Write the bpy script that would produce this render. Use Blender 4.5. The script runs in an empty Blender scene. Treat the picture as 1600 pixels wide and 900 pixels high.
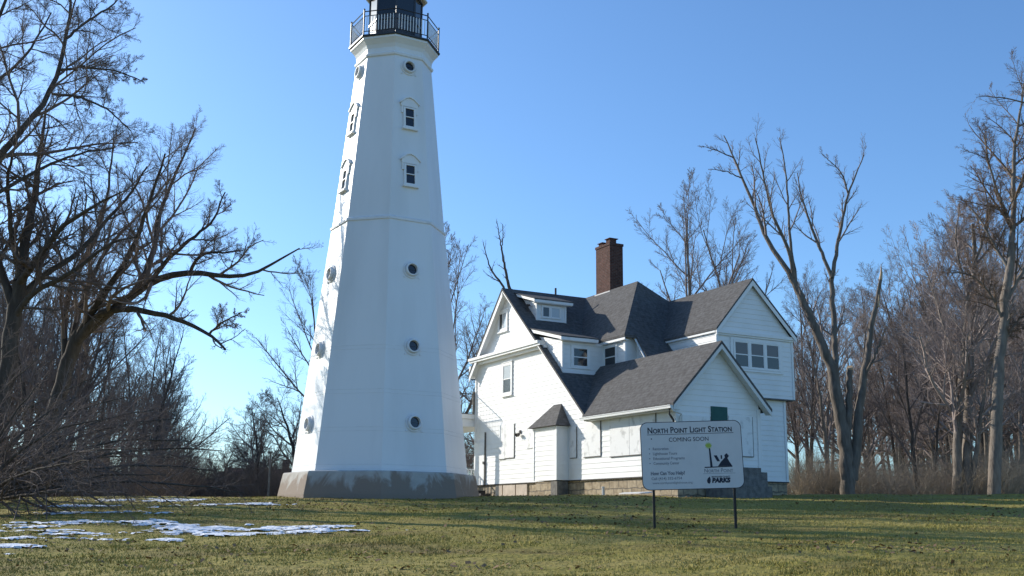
import bpy, math, random
import numpy as np
from mathutils import Vector, Matrix

# ------------------------------------------------------------------ camera, sky, sun
S = bpy.context.scene
COL = S.collection
PITCH, ROLL, FPX = 0.2091, 0.0094, 1704.2
cd = bpy.data.cameras.new('camera')
cam = bpy.data.objects.new('camera', cd); COL.objects.link(cam)
cd.sensor_width = 36.0; cd.lens = 36.0 * FPX / 1600.0
cd.clip_start = 0.1; cd.clip_end = 3000
_c, _s = math.cos(ROLL), math.sin(ROLL)
FW = Vector((0, math.cos(PITCH), math.sin(PITCH)))
_R0 = Vector((1, 0, 0)); _U0 = Vector((0, -math.sin(PITCH), math.cos(PITCH)))
RT = _R0 * _c + _U0 * _s; UPV = _U0 * _c - _R0 * _s
m = Matrix.Identity(4)
for i in range(3):
    m[i][0] = RT[i]; m[i][1] = UPV[i]; m[i][2] = -FW[i]
cam.matrix_world = m
S.camera = cam

SUN_E = math.radians(24.0)
SUN_AZ = math.radians(-57.0)          # measured from +Y towards +X
SD = Vector((math.sin(SUN_AZ) * math.cos(SUN_E), math.cos(SUN_AZ) * math.cos(SUN_E), math.sin(SUN_E)))
w = bpy.data.worlds.new('World'); S.world = w; w.use_nodes = True
nt = w.node_tree; bg = nt.nodes['Background']
sky = nt.nodes.new('ShaderNodeTexSky'); sky.sky_type = 'NISHITA'; sky.sun_disc = False
sky.sun_elevation = SUN_E; sky.sun_rotation = SUN_AZ
sky.altitude = 200; sky.air_density = 1.0; sky.dust_density = 0.9; sky.ozone_density = 3.0
wb = nt.nodes.new('ShaderNodeMix'); wb.data_type = 'RGBA'; wb.blend_type = 'MULTIPLY'; wb.inputs['Factor'].default_value = 1.0
wb.inputs[7].default_value = (0.75, 0.985, 1.19, 1)      # cool daylight white balance of the compact camera
nt.links.new(sky.outputs[0], wb.inputs[6]); nt.links.new(wb.outputs[2], bg.inputs[0]); bg.inputs[1].default_value = 0.14
sl = bpy.data.lights.new('sun', 'SUN'); sl.energy = 4.6; sl.angle = math.radians(0.5); sl.color = (1, 0.93, 0.82)
so = bpy.data.objects.new('sun', sl); COL.objects.link(so)
so.rotation_euler = (-SD).to_track_quat('-Z', 'Y').to_euler()
S.view_settings.view_transform = 'Standard'; S.view_settings.look = 'None'
S.view_settings.gamma = 1; S.view_settings.use_curve_mapping = False
S.view_settings.exposure = 0.35
S.cycles.max_bounces = 6; S.cycles.diffuse_bounces = 3; S.cycles.glossy_bounces = 2
S.cycles.use_denoising = True
rng = np.random.default_rng(7)
random.seed(7)


def at(x, y, Y):
    """point at distance Y in front of the camera seen at photograph pixel x, y"""
    r = FW + RT * ((x - 800) / FPX) - UPV * ((y - 450) / FPX)
    return r * (Y / r.y)


# ------------------------------------------------------------------ materials
MAT = {}


def mat(name, base, rough=0.8, var=None, scale=3.0, detail=5, bump=0.0, bscale=None, spec=0.3, metal=0.0,
        stretch=(1, 1, 1), contrast=(0.3, 0.7), rand=0.0):
    m = bpy.data.materials.new(name); m.use_nodes = True; MAT[name] = m
    n = m.node_tree.nodes; l = m.node_tree.links; b = n['Principled BSDF']
    b.inputs['Roughness'].default_value = rough; b.inputs['Metallic'].default_value = metal
    b.inputs['Specular IOR Level'].default_value = spec
    tc = n.new('ShaderNodeTexCoord'); mp = n.new('ShaderNodeMapping'); mp.inputs['Scale'].default_value = stretch
    l.new(tc.outputs['Object'], mp.inputs[0])
    col = None
    if var:
        t = n.new('ShaderNodeTexNoise'); t.inputs['Scale'].default_value = scale; t.inputs['Detail'].default_value = detail
        l.new(mp.outputs[0], t.inputs['Vector'])
        r = n.new('ShaderNodeValToRGB'); r.color_ramp.elements[0].position = contrast[0]; r.color_ramp.elements[1].position = contrast[1]
        r.color_ramp.elements[0].color = (*base, 1); r.color_ramp.elements[1].color = (*var, 1)
        l.new(t.outputs[0], r.inputs[0]); col = r.outputs[0]
    if rand > 0:
        oi = n.new('ShaderNodeObjectInfo'); hs = n.new('ShaderNodeHueSaturation')
        mr = n.new('ShaderNodeMapRange'); mr.inputs['To Min'].default_value = 1 - rand; mr.inputs['To Max'].default_value = 1 + rand
        l.new(oi.outputs['Random'], mr.inputs[0]); l.new(mr.outputs[0], hs.inputs['Value'])
        if col: l.new(col, hs.inputs['Color'])
        else: hs.inputs['Color'].default_value = (*base, 1)
        col = hs.outputs[0]
    if col: l.new(col, b.inputs['Base Color'])
    else: b.inputs['Base Color'].default_value = (*base, 1)
    if bump:
        t2 = n.new('ShaderNodeTexNoise'); t2.inputs['Scale'].default_value = bscale or scale * 4; t2.inputs['Detail'].default_value = 4
        l.new(mp.outputs[0], t2.inputs['Vector'])
        bp = n.new('ShaderNodeBump'); bp.inputs['Strength'].default_value = bump; bp.inputs['Distance'].default_value = 0.05
        l.new(t2.outputs[0], bp.inputs['Height']); l.new(bp.outputs[0], b.inputs['Normal'])
    return m


def brickmat(name, c1, c2, mortar, bw, bh, ms, bump=0.5, noise=True, rough=0.9, squash=False):
    m = bpy.data.materials.new(name); m.use_nodes = True; MAT[name] = m
    n = m.node_tree.nodes; l = m.node_tree.links; b = n['Principled BSDF']; b.inputs['Roughness'].default_value = rough
    b.inputs['Specular IOR Level'].default_value = 0.2
    tc = n.new('ShaderNodeTexCoord'); sx = n.new('ShaderNodeSeparateXYZ'); l.new(tc.outputs['Object'], sx.inputs[0])
    ad = n.new('ShaderNodeMath'); ad.operation = 'ADD'; l.new(sx.outputs[0], ad.inputs[0]); l.new(sx.outputs[1], ad.inputs[1])
    cx = n.new('ShaderNodeCombineXYZ'); l.new(ad.outputs[0], cx.inputs[0]); l.new(sx.outputs[2], cx.inputs[1])
    vec = cx.outputs[0]
    if noise:
        nz = n.new('ShaderNodeTexNoise'); nz.inputs['Scale'].default_value = 2.5; l.new(tc.outputs['Object'], nz.inputs['Vector'])
        vm = n.new('ShaderNodeVectorMath'); vm.operation = 'MULTIPLY_ADD'; vm.inputs[1].default_value = (0.12, 0.12, 0) if squash else (0.01, 0.01, 0)
        l.new(nz.outputs['Color'], vm.inputs[0]); l.new(cx.outputs[0], vm.inputs[2]); vec = vm.outputs[0]
    bt = n.new('ShaderNodeTexBrick'); bt.inputs['Scale'].default_value = 1.0
    bt.inputs['Brick Width'].default_value = bw; bt.inputs['Row Height'].default_value = bh; bt.inputs['Mortar Size'].default_value = ms
    bt.inputs['Color1'].default_value = (*c1, 1); bt.inputs['Color2'].default_value = (*c2, 1); bt.inputs['Mortar'].default_value = (*mortar, 1)
    l.new(vec, bt.inputs['Vector'])
    nz2 = n.new('ShaderNodeTexNoise'); nz2.inputs['Scale'].default_value = 6; nz2.inputs['Detail'].default_value = 6; l.new(tc.outputs['Object'], nz2.inputs['Vector'])
    mx = n.new('ShaderNodeMix'); mx.data_type = 'RGBA'; mx.blend_type = 'MULTIPLY'; mx.inputs['Factor'].default_value = 0.7
    rp = n.new('ShaderNodeValToRGB'); rp.color_ramp.elements[0].position = .3; rp.color_ramp.elements[1].position = .65
    rp.color_ramp.elements[0].color = (.5, .47, .44, 1); rp.color_ramp.elements[1].color = (1, 1, 1, 1)
    l.new(nz2.outputs[0], rp.inputs[0]); l.new(bt.outputs['Color'], mx.inputs[6]); l.new(rp.outputs[0], mx.inputs[7])
    l.new(mx.outputs[2], b.inputs['Base Color'])
    bp = n.new('ShaderNodeBump'); bp.inputs['Strength'].default_value = bump; bp.inputs['Distance'].default_value = 0.03
    sb = n.new('ShaderNodeMath'); sb.operation = 'SUBTRACT'; l.new(nz2.outputs[0], sb.inputs[0]); l.new(bt.outputs['Fac'], sb.inputs[1])
    l.new(sb.outputs[0], bp.inputs['Height']); l.new(bp.outputs[0], b.inputs['Normal'])
    return m


mat('siding', (.80, .80, .79), .55, (.72, .72, .70), 1.2, 6, stretch=(1, 1, .6), contrast=(.45, .8))
mat('trim', (.80, .80, .79), .5, (.70, .70, .68), 2.0, 5, contrast=(.5, .8))
mat('soffit', (.66, .66, .64), .6)
mat('plywood_white', (.78, .78, .77), .7, (.50, .50, .49), 3.2, 9, contrast=(.54, .72), bump=.15)
mat('roof_dark', (.10, .097, .095), .9, (.14, .135, .13), 9, 8, bump=.35, bscale=30)
mat('white_plate', (.77, .78, .785), .42, (.67, .68, .68), .9, 9, stretch=(1, 1, .16), contrast=(.45, .8), bump=.03, bscale=1.5, spec=.4)
mat('plate_trim', (.74, .75, .76), .5, (.62, .63, .64), 4, 5, contrast=(.5, .8))
mat('gallery_iron', (.022, .025, .03), .45, spec=.5)
mat('baluster_paint', (.74, .75, .76), .5)
mat('lantern_paint', (.035, .04, .05), .35, spec=.5)
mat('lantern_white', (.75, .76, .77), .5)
mat('glass', (.012, .015, .02), .06, spec=.6)
mat('glass_curtain', (.45, .47, .48), .12, spec=.6)
mat('glass_tree_reflection', (.10, .078, .072), .12, spec=.5)  # reflection of brownish trees painted into the upper sash colour
mat('window_dark', (.03, .033, .035), .15, spec=.6)
mat('gutter', (.62, .62, .60), .4, spec=.5)
mat('green_board', (.022, .085, .08), .7, (.03, .11, .10), 5, 4)
mat('wood_grey', (.20, .19, .175), .85, (.10, .095, .09), 6, 6, bump=.3)
mat('tan_board', (.55, .46, .38), .8, (.42, .35, .28), 3, 5)
mat('metal_dark', (.05, .045, .045), .6)
mat('lead_flashing', (.46, .46, .45), .6)
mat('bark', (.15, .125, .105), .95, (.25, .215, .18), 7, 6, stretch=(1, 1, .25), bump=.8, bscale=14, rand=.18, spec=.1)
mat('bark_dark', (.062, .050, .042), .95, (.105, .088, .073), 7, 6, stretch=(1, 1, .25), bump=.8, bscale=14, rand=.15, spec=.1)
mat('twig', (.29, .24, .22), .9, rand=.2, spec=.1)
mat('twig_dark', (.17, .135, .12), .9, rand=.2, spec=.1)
mat('twig_tan', (.23, .17, .125), .9, (.15, .105, .08), .3, 3, spec=.1)
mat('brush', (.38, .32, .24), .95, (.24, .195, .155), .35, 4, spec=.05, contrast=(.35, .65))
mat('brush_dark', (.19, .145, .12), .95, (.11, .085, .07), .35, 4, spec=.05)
mat('leaf', (.26, .16, .085), .9, (.15, .095, .05), 1.5, 4)
mat('cut_wood', (.55, .40, .25), .8, (.42, .28, .16), 12, 4)
mat('snow', (.82, .84, .87), .6, (.70, .73, .78), 6, 6, bump=.6, bscale=12)
mat('sign_face', (.60, .61, .63), .55, (.54, .55, .57), 2.5, 5)
mat('sign_border', (.035, .035, .05), .5)
mat('ink', (.018, .025, .045), .7)
mat('ink_faded', (.20, .215, .25), .7)
mat('ink_green', (.33, .45, .08), .6)
mat('post', (.028, .024, .022), .6)
mat('red_roof', (.40, .20, .15), .9, (.28, .15, .11), 4, 4)
mat('far_wall', (.30, .22, .19), .9, (.22, .17, .15), 2, 4)
mat('far_white', (.6, .6, .6), .6)
brickmat('chimney_brick', (.095, .040, .030), (.13, .055, .04), (.13, .105, .095), .22, .075, .010, .5)
brickmat('limestone', (.46, .38, .27), (.36, .29, .20), (.22, .19, .15), .62, .30, .022, 1.0, squash=True)


brickmat('roof_shingle', (.112, .109, .108), (.128, .125, .124), (.090, .088, .088), .34, .115, .008, .35, rough=.92)


def concrete():
    m = mat('stained_concrete', (.46, .445, .41), .85, (.36, .345, .32), 3, 8, bump=.25)
    n = m.node_tree.nodes; l = m.node_tree.links; b = n['Principled BSDF']
    src = b.inputs['Base Color'].links[0].from_socket
    tc = n.new('ShaderNodeTexCoord'); mp = n.new('ShaderNodeMapping'); mp.inputs['Scale'].default_value = (.95, .95, .55)
    l.new(tc.outputs['Object'], mp.inputs[0])
    t = n.new('ShaderNodeTexNoise'); t.inputs['Scale'].default_value = 1.0; t.inputs['Detail'].default_value = 9; t.inputs['Roughness'].default_value = .62; t.inputs['Distortion'].default_value = .8; l.new(mp.outputs[0], t.inputs[0])
    sx = n.new('ShaderNodeSeparateXYZ'); l.new(tc.outputs['Object'], sx.inputs[0])
    mm = n.new('ShaderNodeMath'); mm.operation = 'MULTIPLY_ADD'; mm.inputs[1].default_value = -.30; l.new(sx.outputs[2], mm.inputs[0]); l.new(t.outputs[0], mm.inputs[2])
    r = n.new('ShaderNodeValToRGB'); r.color_ramp.elements[0].position = .31; r.color_ramp.elements[1].position = .42
    l.new(mm.outputs[0], r.inputs[0])
    mx = n.new('ShaderNodeMix'); mx.data_type = 'RGBA'; l.new(r.outputs[0], mx.inputs['Factor']); l.new(src, mx.inputs[6])
    mx.inputs[7].default_value = (.25, .20, .16, 1); l.new(mx.outputs[2], b.inputs['Base Color'])


concrete()


def grassmat(name, dry, green, dark, blade=False):
    m = bpy.data.materials.new(name); m.use_nodes = True; MAT[name] = m
    n = m.node_tree.nodes; l = m.node_tree.links; b = n['Principled BSDF']; b.inputs['Roughness'].default_value = .95
    b.inputs['Specular IOR Level'].default_value = .1
    tc = n.new('ShaderNodeTexCoord')
    mp = n.new('ShaderNodeMapping'); mp.inputs['Scale'].default_value = (.38, 1.3, 1); l.new(tc.outputs['Object'], mp.inputs[0])
    a = n.new('ShaderNodeTexNoise'); a.inputs['Scale'].default_value = .35; a.inputs['Detail'].default_value = 8; a.inputs['Roughness'].default_value = .65; l.new(mp.outputs[0], a.inputs[0])
    r = n.new('ShaderNodeValToRGB'); e = r.color_ramp.elements; e[0].position = .30; e[1].position = .70; e[0].color = (*dark, 1); e[1].color = (*dry, 1)
    e2 = e.new(.5); e2.color = (*green, 1); l.new(a.outputs[0], r.inputs[0])
    f = n.new('ShaderNodeTexNoise'); f.inputs['Scale'].default_value = 9; f.inputs['Detail'].default_value = 8; l.new(tc.outputs['Object'], f.inputs[0])
    mx = n.new('ShaderNodeMix'); mx.data_type = 'RGBA'; mx.blend_type = 'MULTIPLY'; mx.inputs['Factor'].default_value = .8
    r2 = n.new('ShaderNodeValToRGB'); r2.color_ramp.elements[0].position = .3; r2.color_ramp.elements[1].position = .7
    r2.color_ramp.elements[0].color = (.55, .52, .45, 1); r2.color_ramp.elements[1].color = (1.15, 1.12, 1.0, 1)
    l.new(f.outputs[0], r2.inputs[0]); l.new(r.outputs[0], mx.inputs[6]); l.new(r2.outputs[0], mx.inputs[7])
    l.new(mx.outputs[2], b.inputs['Base Color'])
    if not blade:
        bp = n.new('ShaderNodeBump'); bp.inputs['Strength'].default_value = .8; bp.inputs['Distance'].default_value = .06
        l.new(f.outputs[0], bp.inputs['Height']); l.new(bp.outputs[0], b.inputs['Normal'])
    return m


grassmat('lawn', (.37, .30, .115), (.28, .245, .068), (.20, .15, .07))
grassmat('grass_blade', (.44, .36, .145), (.34, .30, .085), (.25, .19, .09), True)


# ------------------------------------------------------------------ mesh helpers
def raw_mesh(name, V, F, mats, smooth=False, midx=None):
    """V (n,3), F list of arrays of equal-size faces or python list of tuples"""
    me = bpy.data.meshes.new(name)
    if isinstance(F, np.ndarray):
        k = F.shape[1]; nf = len(F)
        me.vertices.add(len(V)); me.vertices.foreach_set('co', np.asarray(V, np.float32).ravel())
        me.loops.add(nf * k); me.loops.foreach_set('vertex_index', F.astype(np.int32).ravel())
        me.polygons.add(nf); me.polygons.foreach_set('loop_start', np.arange(nf, dtype=np.int32) * k)
        if smooth: me.polygons.foreach_set('use_smooth', np.ones(nf, bool))
        if midx is not None: me.polygons.foreach_set('material_index', np.asarray(midx, np.int32))
        me.update(calc_edges=True)
    else:
        me.from_pydata([tuple(v) for v in V], [], F)
        if smooth:
            for p in me.polygons: p.use_smooth = True
    for mm in mats: me.materials.append(MAT[mm])
    return me


def link(name, me, parent=None, loc=(0, 0, 0), rz=0.0):
    o = bpy.data.objects.new(name, me); COL.objects.link(o)
    o.location = loc; o.rotation_euler = (0, 0, rz)
    if parent is not None: o.parent = parent
    return o


def tag(o, label=None, cat=None, group=None, kind=None):
    if label: o['label'] = label
    if cat: o['category'] = cat
    if group: o['group'] = group
    if kind: o['kind'] = kind
    return o


def empty(name, loc, rz=0.0, label=None, cat=None, group=None):
    return tag(link(name, None, None, loc, rz), label, cat, group)


class MB:
    def __init__(s, off=(0, 0, 0)): s.v = []; s.f = []; s.off = Vector(off)

    def face(s, pts):
        i = len(s.v); s.v += [Vector(p) + s.off for p in pts]; s.f.append(tuple(range(i, i + len(pts))))

    def box(s, a, b):
        x0, y0, z0 = [min(a[i], b[i]) for i in range(3)]; x1, y1, z1 = [max(a[i], b[i]) for i in range(3)]
        s.prism([(x0, y0, z0), (x1, y0, z0), (x1, y1, z0), (x0, y1, z0)], (0, 0, z1 - z0))

    def prism(s, pts, ext):
        """closed solid: polygon pts swept by ext"""
        n = len(pts); P = [Vector(p) for p in pts]; e = Vector(ext); i = len(s.v)
        s.v += [p + s.off for p in P] + [p + e + s.off for p in P]
        nn = (P[1] - P[0]).cross(P[2] - P[1])
        fl = nn.dot(e) < 0
        a = tuple(range(i, i + n)); b = tuple(range(i + n, i + 2 * n))
        s.f.append(a if fl else a[::-1]); s.f.append(b[::-1] if fl else b)
        for k in range(n):
            q = (i + k, i + (k + 1) % n, i + n + (k + 1) % n, i + n + k)
            s.f.append(q[::-1] if fl else q)

    def bar(s, a, b, w, d, up=(0, 0, 1)):
        """square bar from a to b"""
        a = Vector(a); b = Vector(b); t = (b - a).normalized(); u = Vector(up)
        if abs(t.dot(u)) > .98: u = Vector((1, 0, 0))
        x = t.cross(u).normalized() * (w / 2); y = x.cross(t).normalized() * (d / 2)
        s.prism([a - x - y, a + x - y, a + x + y, a - x + y], b - a)

    def tube(s, pts, r, n=8, caps=True):
        P = [Vector(p) for p in pts]; R = r if isinstance(r, (list, tuple)) else [r] * len(P); i = len(s.v)
        for k, p in enumerate(P):
            t = (P[min(k + 1, len(P) - 1)] - P[max(k - 1, 0)]).normalized()
            u = Vector((0, 0, 1)) if abs(t.z) < .9 else Vector((1, 0, 0))
            x = t.cross(u).normalized(); y = t.cross(x)
            for j in range(n):
                a = 2 * math.pi * j / n
                s.v.append(p + (x * math.cos(a) + y * math.sin(a)) * R[k] + s.off)
        for k in range(len(P) - 1):
            for j in range(n):
                s.f.append((i + k * n + j, i + (k + 1) * n + j, i + (k + 1) * n + (j + 1) % n, i + k * n + (j + 1) % n))
        if caps:
            s.f.append(tuple(i + j for j in range(n))); s.f.append(tuple(i + (len(P) - 1) * n + j for j in range(n))[::-1])

    def rings(s, rings, close=True, capb=True, capt=True):
        i = len(s.v); n = len(rings[0])
        for r in rings: s.v += [Vector(p) + s.off for p in r]
        for k in range(len(rings) - 1):
            for j in range(n):
                s.f.append((i + k * n + j, i + k * n + (j + 1) % n, i + (k + 1) * n + (j + 1) % n, i + (k + 1) * n + j))
        if capb: s.f.append(tuple(i + j for j in range(n))[::-1])
        if capt: s.f.append(tuple(i + (len(rings) - 1) * n + j for j in range(n)))

    def build(s, name, mt, parent=None, loc=(0, 0, 0), rz=0.0, smooth=False, bevel=0.0):
        me = raw_mesh(name, s.v, s.f, [mt], smooth)
        o = link(name, me, parent, loc, rz)
        if bevel:
            b = o.modifiers.new('bevel', 'BEVEL'); b.width = bevel; b.segments = 2; b.limit_method = 'ANGLE'
        return o


def clip(poly, a, b, c):
    """keep a*x+b*y>=c"""
    out = []
    for i in range(len(poly)):
        p, q = poly[i], poly[(i + 1) % len(poly)]
        dp = a * p[0] + b * p[1] - c; dq = a * q[0] + b * q[1] - c
        if dp >= 0: out.append(p)
        if (dp >= 0) != (dq >= 0):
            t = dp / (dp - dq); out.append((p[0] + t * (q[0] - p[0]), p[1] + t * (q[1] - p[1])))
    return out


def siding(mb, poly, to3, nrm, h=0.205, proud=0.015, zbase=1.6):
    """lap siding over a convex polygon given in (s, z); to3 maps (s, z) to local 3D, nrm the outward normal"""
    z0 = min(p[1] for p in poly); z1 = max(p[1] for p in poly)
    k = math.floor((z0 - zbase) / h)
    N = Vector(nrm)
    while zbase + k * h < z1:
        a = zbase + k * h; b = a + h; k += 1
        q = clip(clip(poly, 0, 1, a), 0, -1, -b)
        if len(q) < 3: continue
        pts = [Vector(to3(*p)) + N * (proud * (b - p[1]) / h + .002) for p in q]
        nn = Vector((0, 0, 0))
        for i in range(1, len(pts) - 1): nn += (pts[i] - pts[0]).cross(pts[i + 1] - pts[0])
        if nn.length < 1e-7: continue
        if nn.dot(N) < 0: pts = pts[::-1]
        mb.face(pts)
        lo = [p for p in q if abs(p[1] - a) < 1e-6]
        if len(lo) >= 2:
            lo.sort(); p, r = lo[0], lo[-1]
            A = Vector(to3(*p)); B = Vector(to3(*r))
            mb.face([A + N * .002, B + N * .002, B + N * (proud + .002), A + N * (proud + .002)])


# ------------------------------------------------------------------ ground
from mathutils import noise as mn


def gz_arr(x, y):
    x = np.asarray(x, float); y = np.asarray(y, float)
    t = np.clip(y, -5, 40)
    z = -1.6 + 0.0600 * t
    u = np.clip((y - 40) / 8.0, 0, 1)
    z = z + 0.06 * 8 * (u - u ** 2 / 2) * .55
    z = z + .012 * np.clip(x, -30, 40) * np.clip((y - 5) / 30, 0, 1)
    z = z + np.clip(x - 8, 0, 25) * .008 * np.clip((y - 42) / 12, 0, 1)
    z = z + .035 * np.sin(x * .55 + y * .23) * np.sin(y * .41 - x * .13 + 1.3) + .018 * np.sin(x * 1.7 + 2.1 + y * .5) * np.sin(y * 1.3 - x * .6)
    return z


def gz(x, y): return float(gz_arr(x, y))


def axis(lo, hi, near_lo, near_hi, fine, coarse_n):
    a = np.arange(near_lo, near_hi, fine)
    l = near_lo - np.geomspace(fine * 2, near_lo - lo, coarse_n)[::-1]
    r = near_hi + np.geomspace(fine * 2, hi - near_hi, coarse_n)
    return np.concatenate([l, a, r])


gx = axis(-900, 900, -30, 40, .35, 26); gy = axis(-60, 1800, 8, 62, .35, 26)
X, Y = np.meshgrid(gx, gy); Z = gz_arr(X, Y)
Z += rng.normal(0, .008, Z.shape) * ((Y > 8) & (Y < 60))
nx, ny = len(gx), len(gy)
idx = np.arange(nx * ny).reshape(ny, nx)
F = np.stack([idx[:-1, :-1], idx[:-1, 1:], idx[1:, 1:], idx[1:, :-1]], -1).reshape(-1, 4)
tag(link('ground', raw_mesh('ground', np.stack([X, Y, Z], -1).reshape(-1, 3), F, ['lawn'], True)), kind='structure',
    label='olive brown winter lawn rising gently towards the tower')


def vnoise(x, y, s, seed=0):
    """cheap smooth value noise, vectorised"""
    r = np.random.default_rng(seed); T = r.random((256, 256))
    x = np.asarray(x) / s; y = np.asarray(y) / s
    xi = np.floor(x).astype(int); yi = np.floor(y).astype(int); fx = x - xi; fy = y - yi
    fx = fx * fx * (3 - 2 * fx); fy = fy * fy * (3 - 2 * fy)
    g = lambda i, j: T[i % 256, j % 256]
    return (g(xi, yi) * (1 - fx) + g(xi + 1, yi) * fx) * (1 - fy) + (g(xi, yi + 1) * (1 - fx) + g(xi + 1, yi + 1) * fx) * fy


# ------------------------------------------------------------------ grass blades (uncountable)
def grass():
    N = 270000
    y = 12.5 + 29 * rng.random(N) ** 1.25
    x = (rng.random(N) * 2 - 1) * (y * .50 + 1.0)
    keep = rng.random(N) < .25 + .75 * vnoise(x, y, 1.1, 3) * vnoise(x, y, .3, 4) * 1.9
    x, y = x[keep], y[keep]; n = len(x)
    z = gz_arr(x, y) - .01
    h = rng.uniform(.020, .055, n) * (0.6 + .9 * vnoise(x, y, 2.3, 5)); a = rng.random(n) * 6.283; wd = rng.uniform(.006, .014, n)
    lean = rng.uniform(.2, 1.1, n) * h; la = rng.random(n) * 6.283
    V = np.empty((n, 3, 3))
    V[:, 0] = np.stack([x - np.cos(a) * wd, y - np.sin(a) * wd, z], -1)
    V[:, 1] = np.stack([x + np.cos(a) * wd, y + np.sin(a) * wd, z], -1)
    V[:, 2] = np.stack([x + np.cos(la) * lean, y + np.sin(la) * lean, z + h], -1)
    tag(link('grass', raw_mesh('grass', V.reshape(-1, 3), np.arange(n * 3).reshape(-1, 3), ['grass_blade'])), kind='stuff',
        label='short dry winter grass on the lawn', cat='grass')


grass()


def litter():
    rg = np.random.default_rng(77); N = 16000
    y = 13 + 30 * rg.random(N) ** 1.1; x = (rg.random(N) * 2 - 1) * (y * .5 + 1)
    dens = vnoise(x, y, 3.2, 78) * .6 + vnoise(x, y * 1.8, 1.1, 79) * .4
    dens += .30 * np.exp(-(((x + 6) / 9) ** 2 + ((y - 35) / 3.2) ** 2)) + .22 * np.exp(-(((x - 2.5) / 3.5) ** 2 + ((y - 27.5) / 1.3) ** 2))
    k = dens > rg.uniform(.48, .85, N); x, y = x[k], y[k]; n = len(x); z = gz_arr(x, y) + rg.uniform(.008, .035, n)
    a = rg.random(n) * 6.283; s = rg.uniform(.018, .045, n); V = np.empty((n, 4, 3)); tl = rg.normal(0, .35, (n, 2))
    for j, (cx, cy) in enumerate(((-1, -.55), (1, -.7), (.8, .6), (-.9, .7))):
        dx = (cx * np.cos(a) - cy * np.sin(a)) * s; dy = (cx * np.sin(a) + cy * np.cos(a)) * s
        V[:, j] = np.stack([x + dx, y + dy, z + dx * tl[:, 0] + dy * tl[:, 1]], -1)
    tag(link('fallen_leaves', raw_mesh('fallen_leaves', V.reshape(-1, 3), np.arange(n * 4).reshape(-1, 4), ['leaf'])), kind='stuff',
        label='brown fallen leaves scattered over the lawn', cat='leaves')


litter()


# ------------------------------------------------------------------ snow
def snow():
    step = .06
    xs = np.arange(-19, -1, step); ys = np.arange(14, 42, step)
    X, Y = np.meshgrid(xs, ys)
    f = .38 * vnoise(X, Y, .9, 11) + .34 * vnoise(X, Y * 1.6, .32, 12) + .28 * vnoise(X, Y, .13, 13)
    val = np.full(X.shape, -1.0)
    # patches: photo px, py (ground hit), half widths in metres
    for (px, py, ax, ay, k) in ((395, 829, 2.3, .62, .62), (330, 838, 2.0, .5, .55), (470, 834, 1.9, .22, .45), (140, 803, 1.9, .75, .55), (40, 826, 1.7, .42, .55),
                                (150, 846, 2.0, .40, .35), (60, 845, 1.5, .4, .45), (10, 858, .7, .32, .65), (240, 818, 1.7, .7, .30), (170, 822, 3.0, .9, .34),
                                (240, 782, 2.2, 1.1, .42), (120, 792, 1.7, .9, .3), (5, 870, .5, .2, .45), (100, 835, 2.5, .5, .32), (230, 832, 2.0, .4, .3), (340, 790, 2.0, .8, .2)):
        d = at(px, py, 1.0); t = 10.0
        for _ in range(60):
            if gz(d.x * t, t) > d.z * t: break
            t += .5
        cx, cy = d.x * t, t
        q = ((X - cx) / ax) ** 2 + ((Y - cy) / ay) ** 2
        val = np.maximum(val, k * (1 - q))
    th = val + (f - .5) * 2.3 - .12
    on = (th > .10) & (val > -.5)
    H = gz_arr(X, Y) + np.clip((th - .10) * .12, 0, .035) + .004
    c = on[:-1, :-1] & on[:-1, 1:] & on[1:, 1:] & on[1:, :-1]
    idx = np.arange(X.size).reshape(X.shape)
    F = np.stack([idx[:-1, :-1], idx[:-1, 1:], idx[1:, 1:], idx[1:, :-1]], -1)[c]
    used, inv = np.unique(F, return_inverse=True)
    V = np.stack([X, Y, H], -1).reshape(-1, 3)[used]
    V[:, :2] += rng.normal(0, .026, (len(V), 2))
    tag(link('snow', raw_mesh('snow', V, inv.reshape(F.shape), ['snow'], True)), kind='stuff',
        label='thin melting snow in broken patches on the left lawn', cat='snow')


snow()

# ------------------------------------------------------------------ lighthouse
TX, TY, PHI = -4.933, 42.0, 0.129
TZ = gz(TX, TY)


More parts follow.
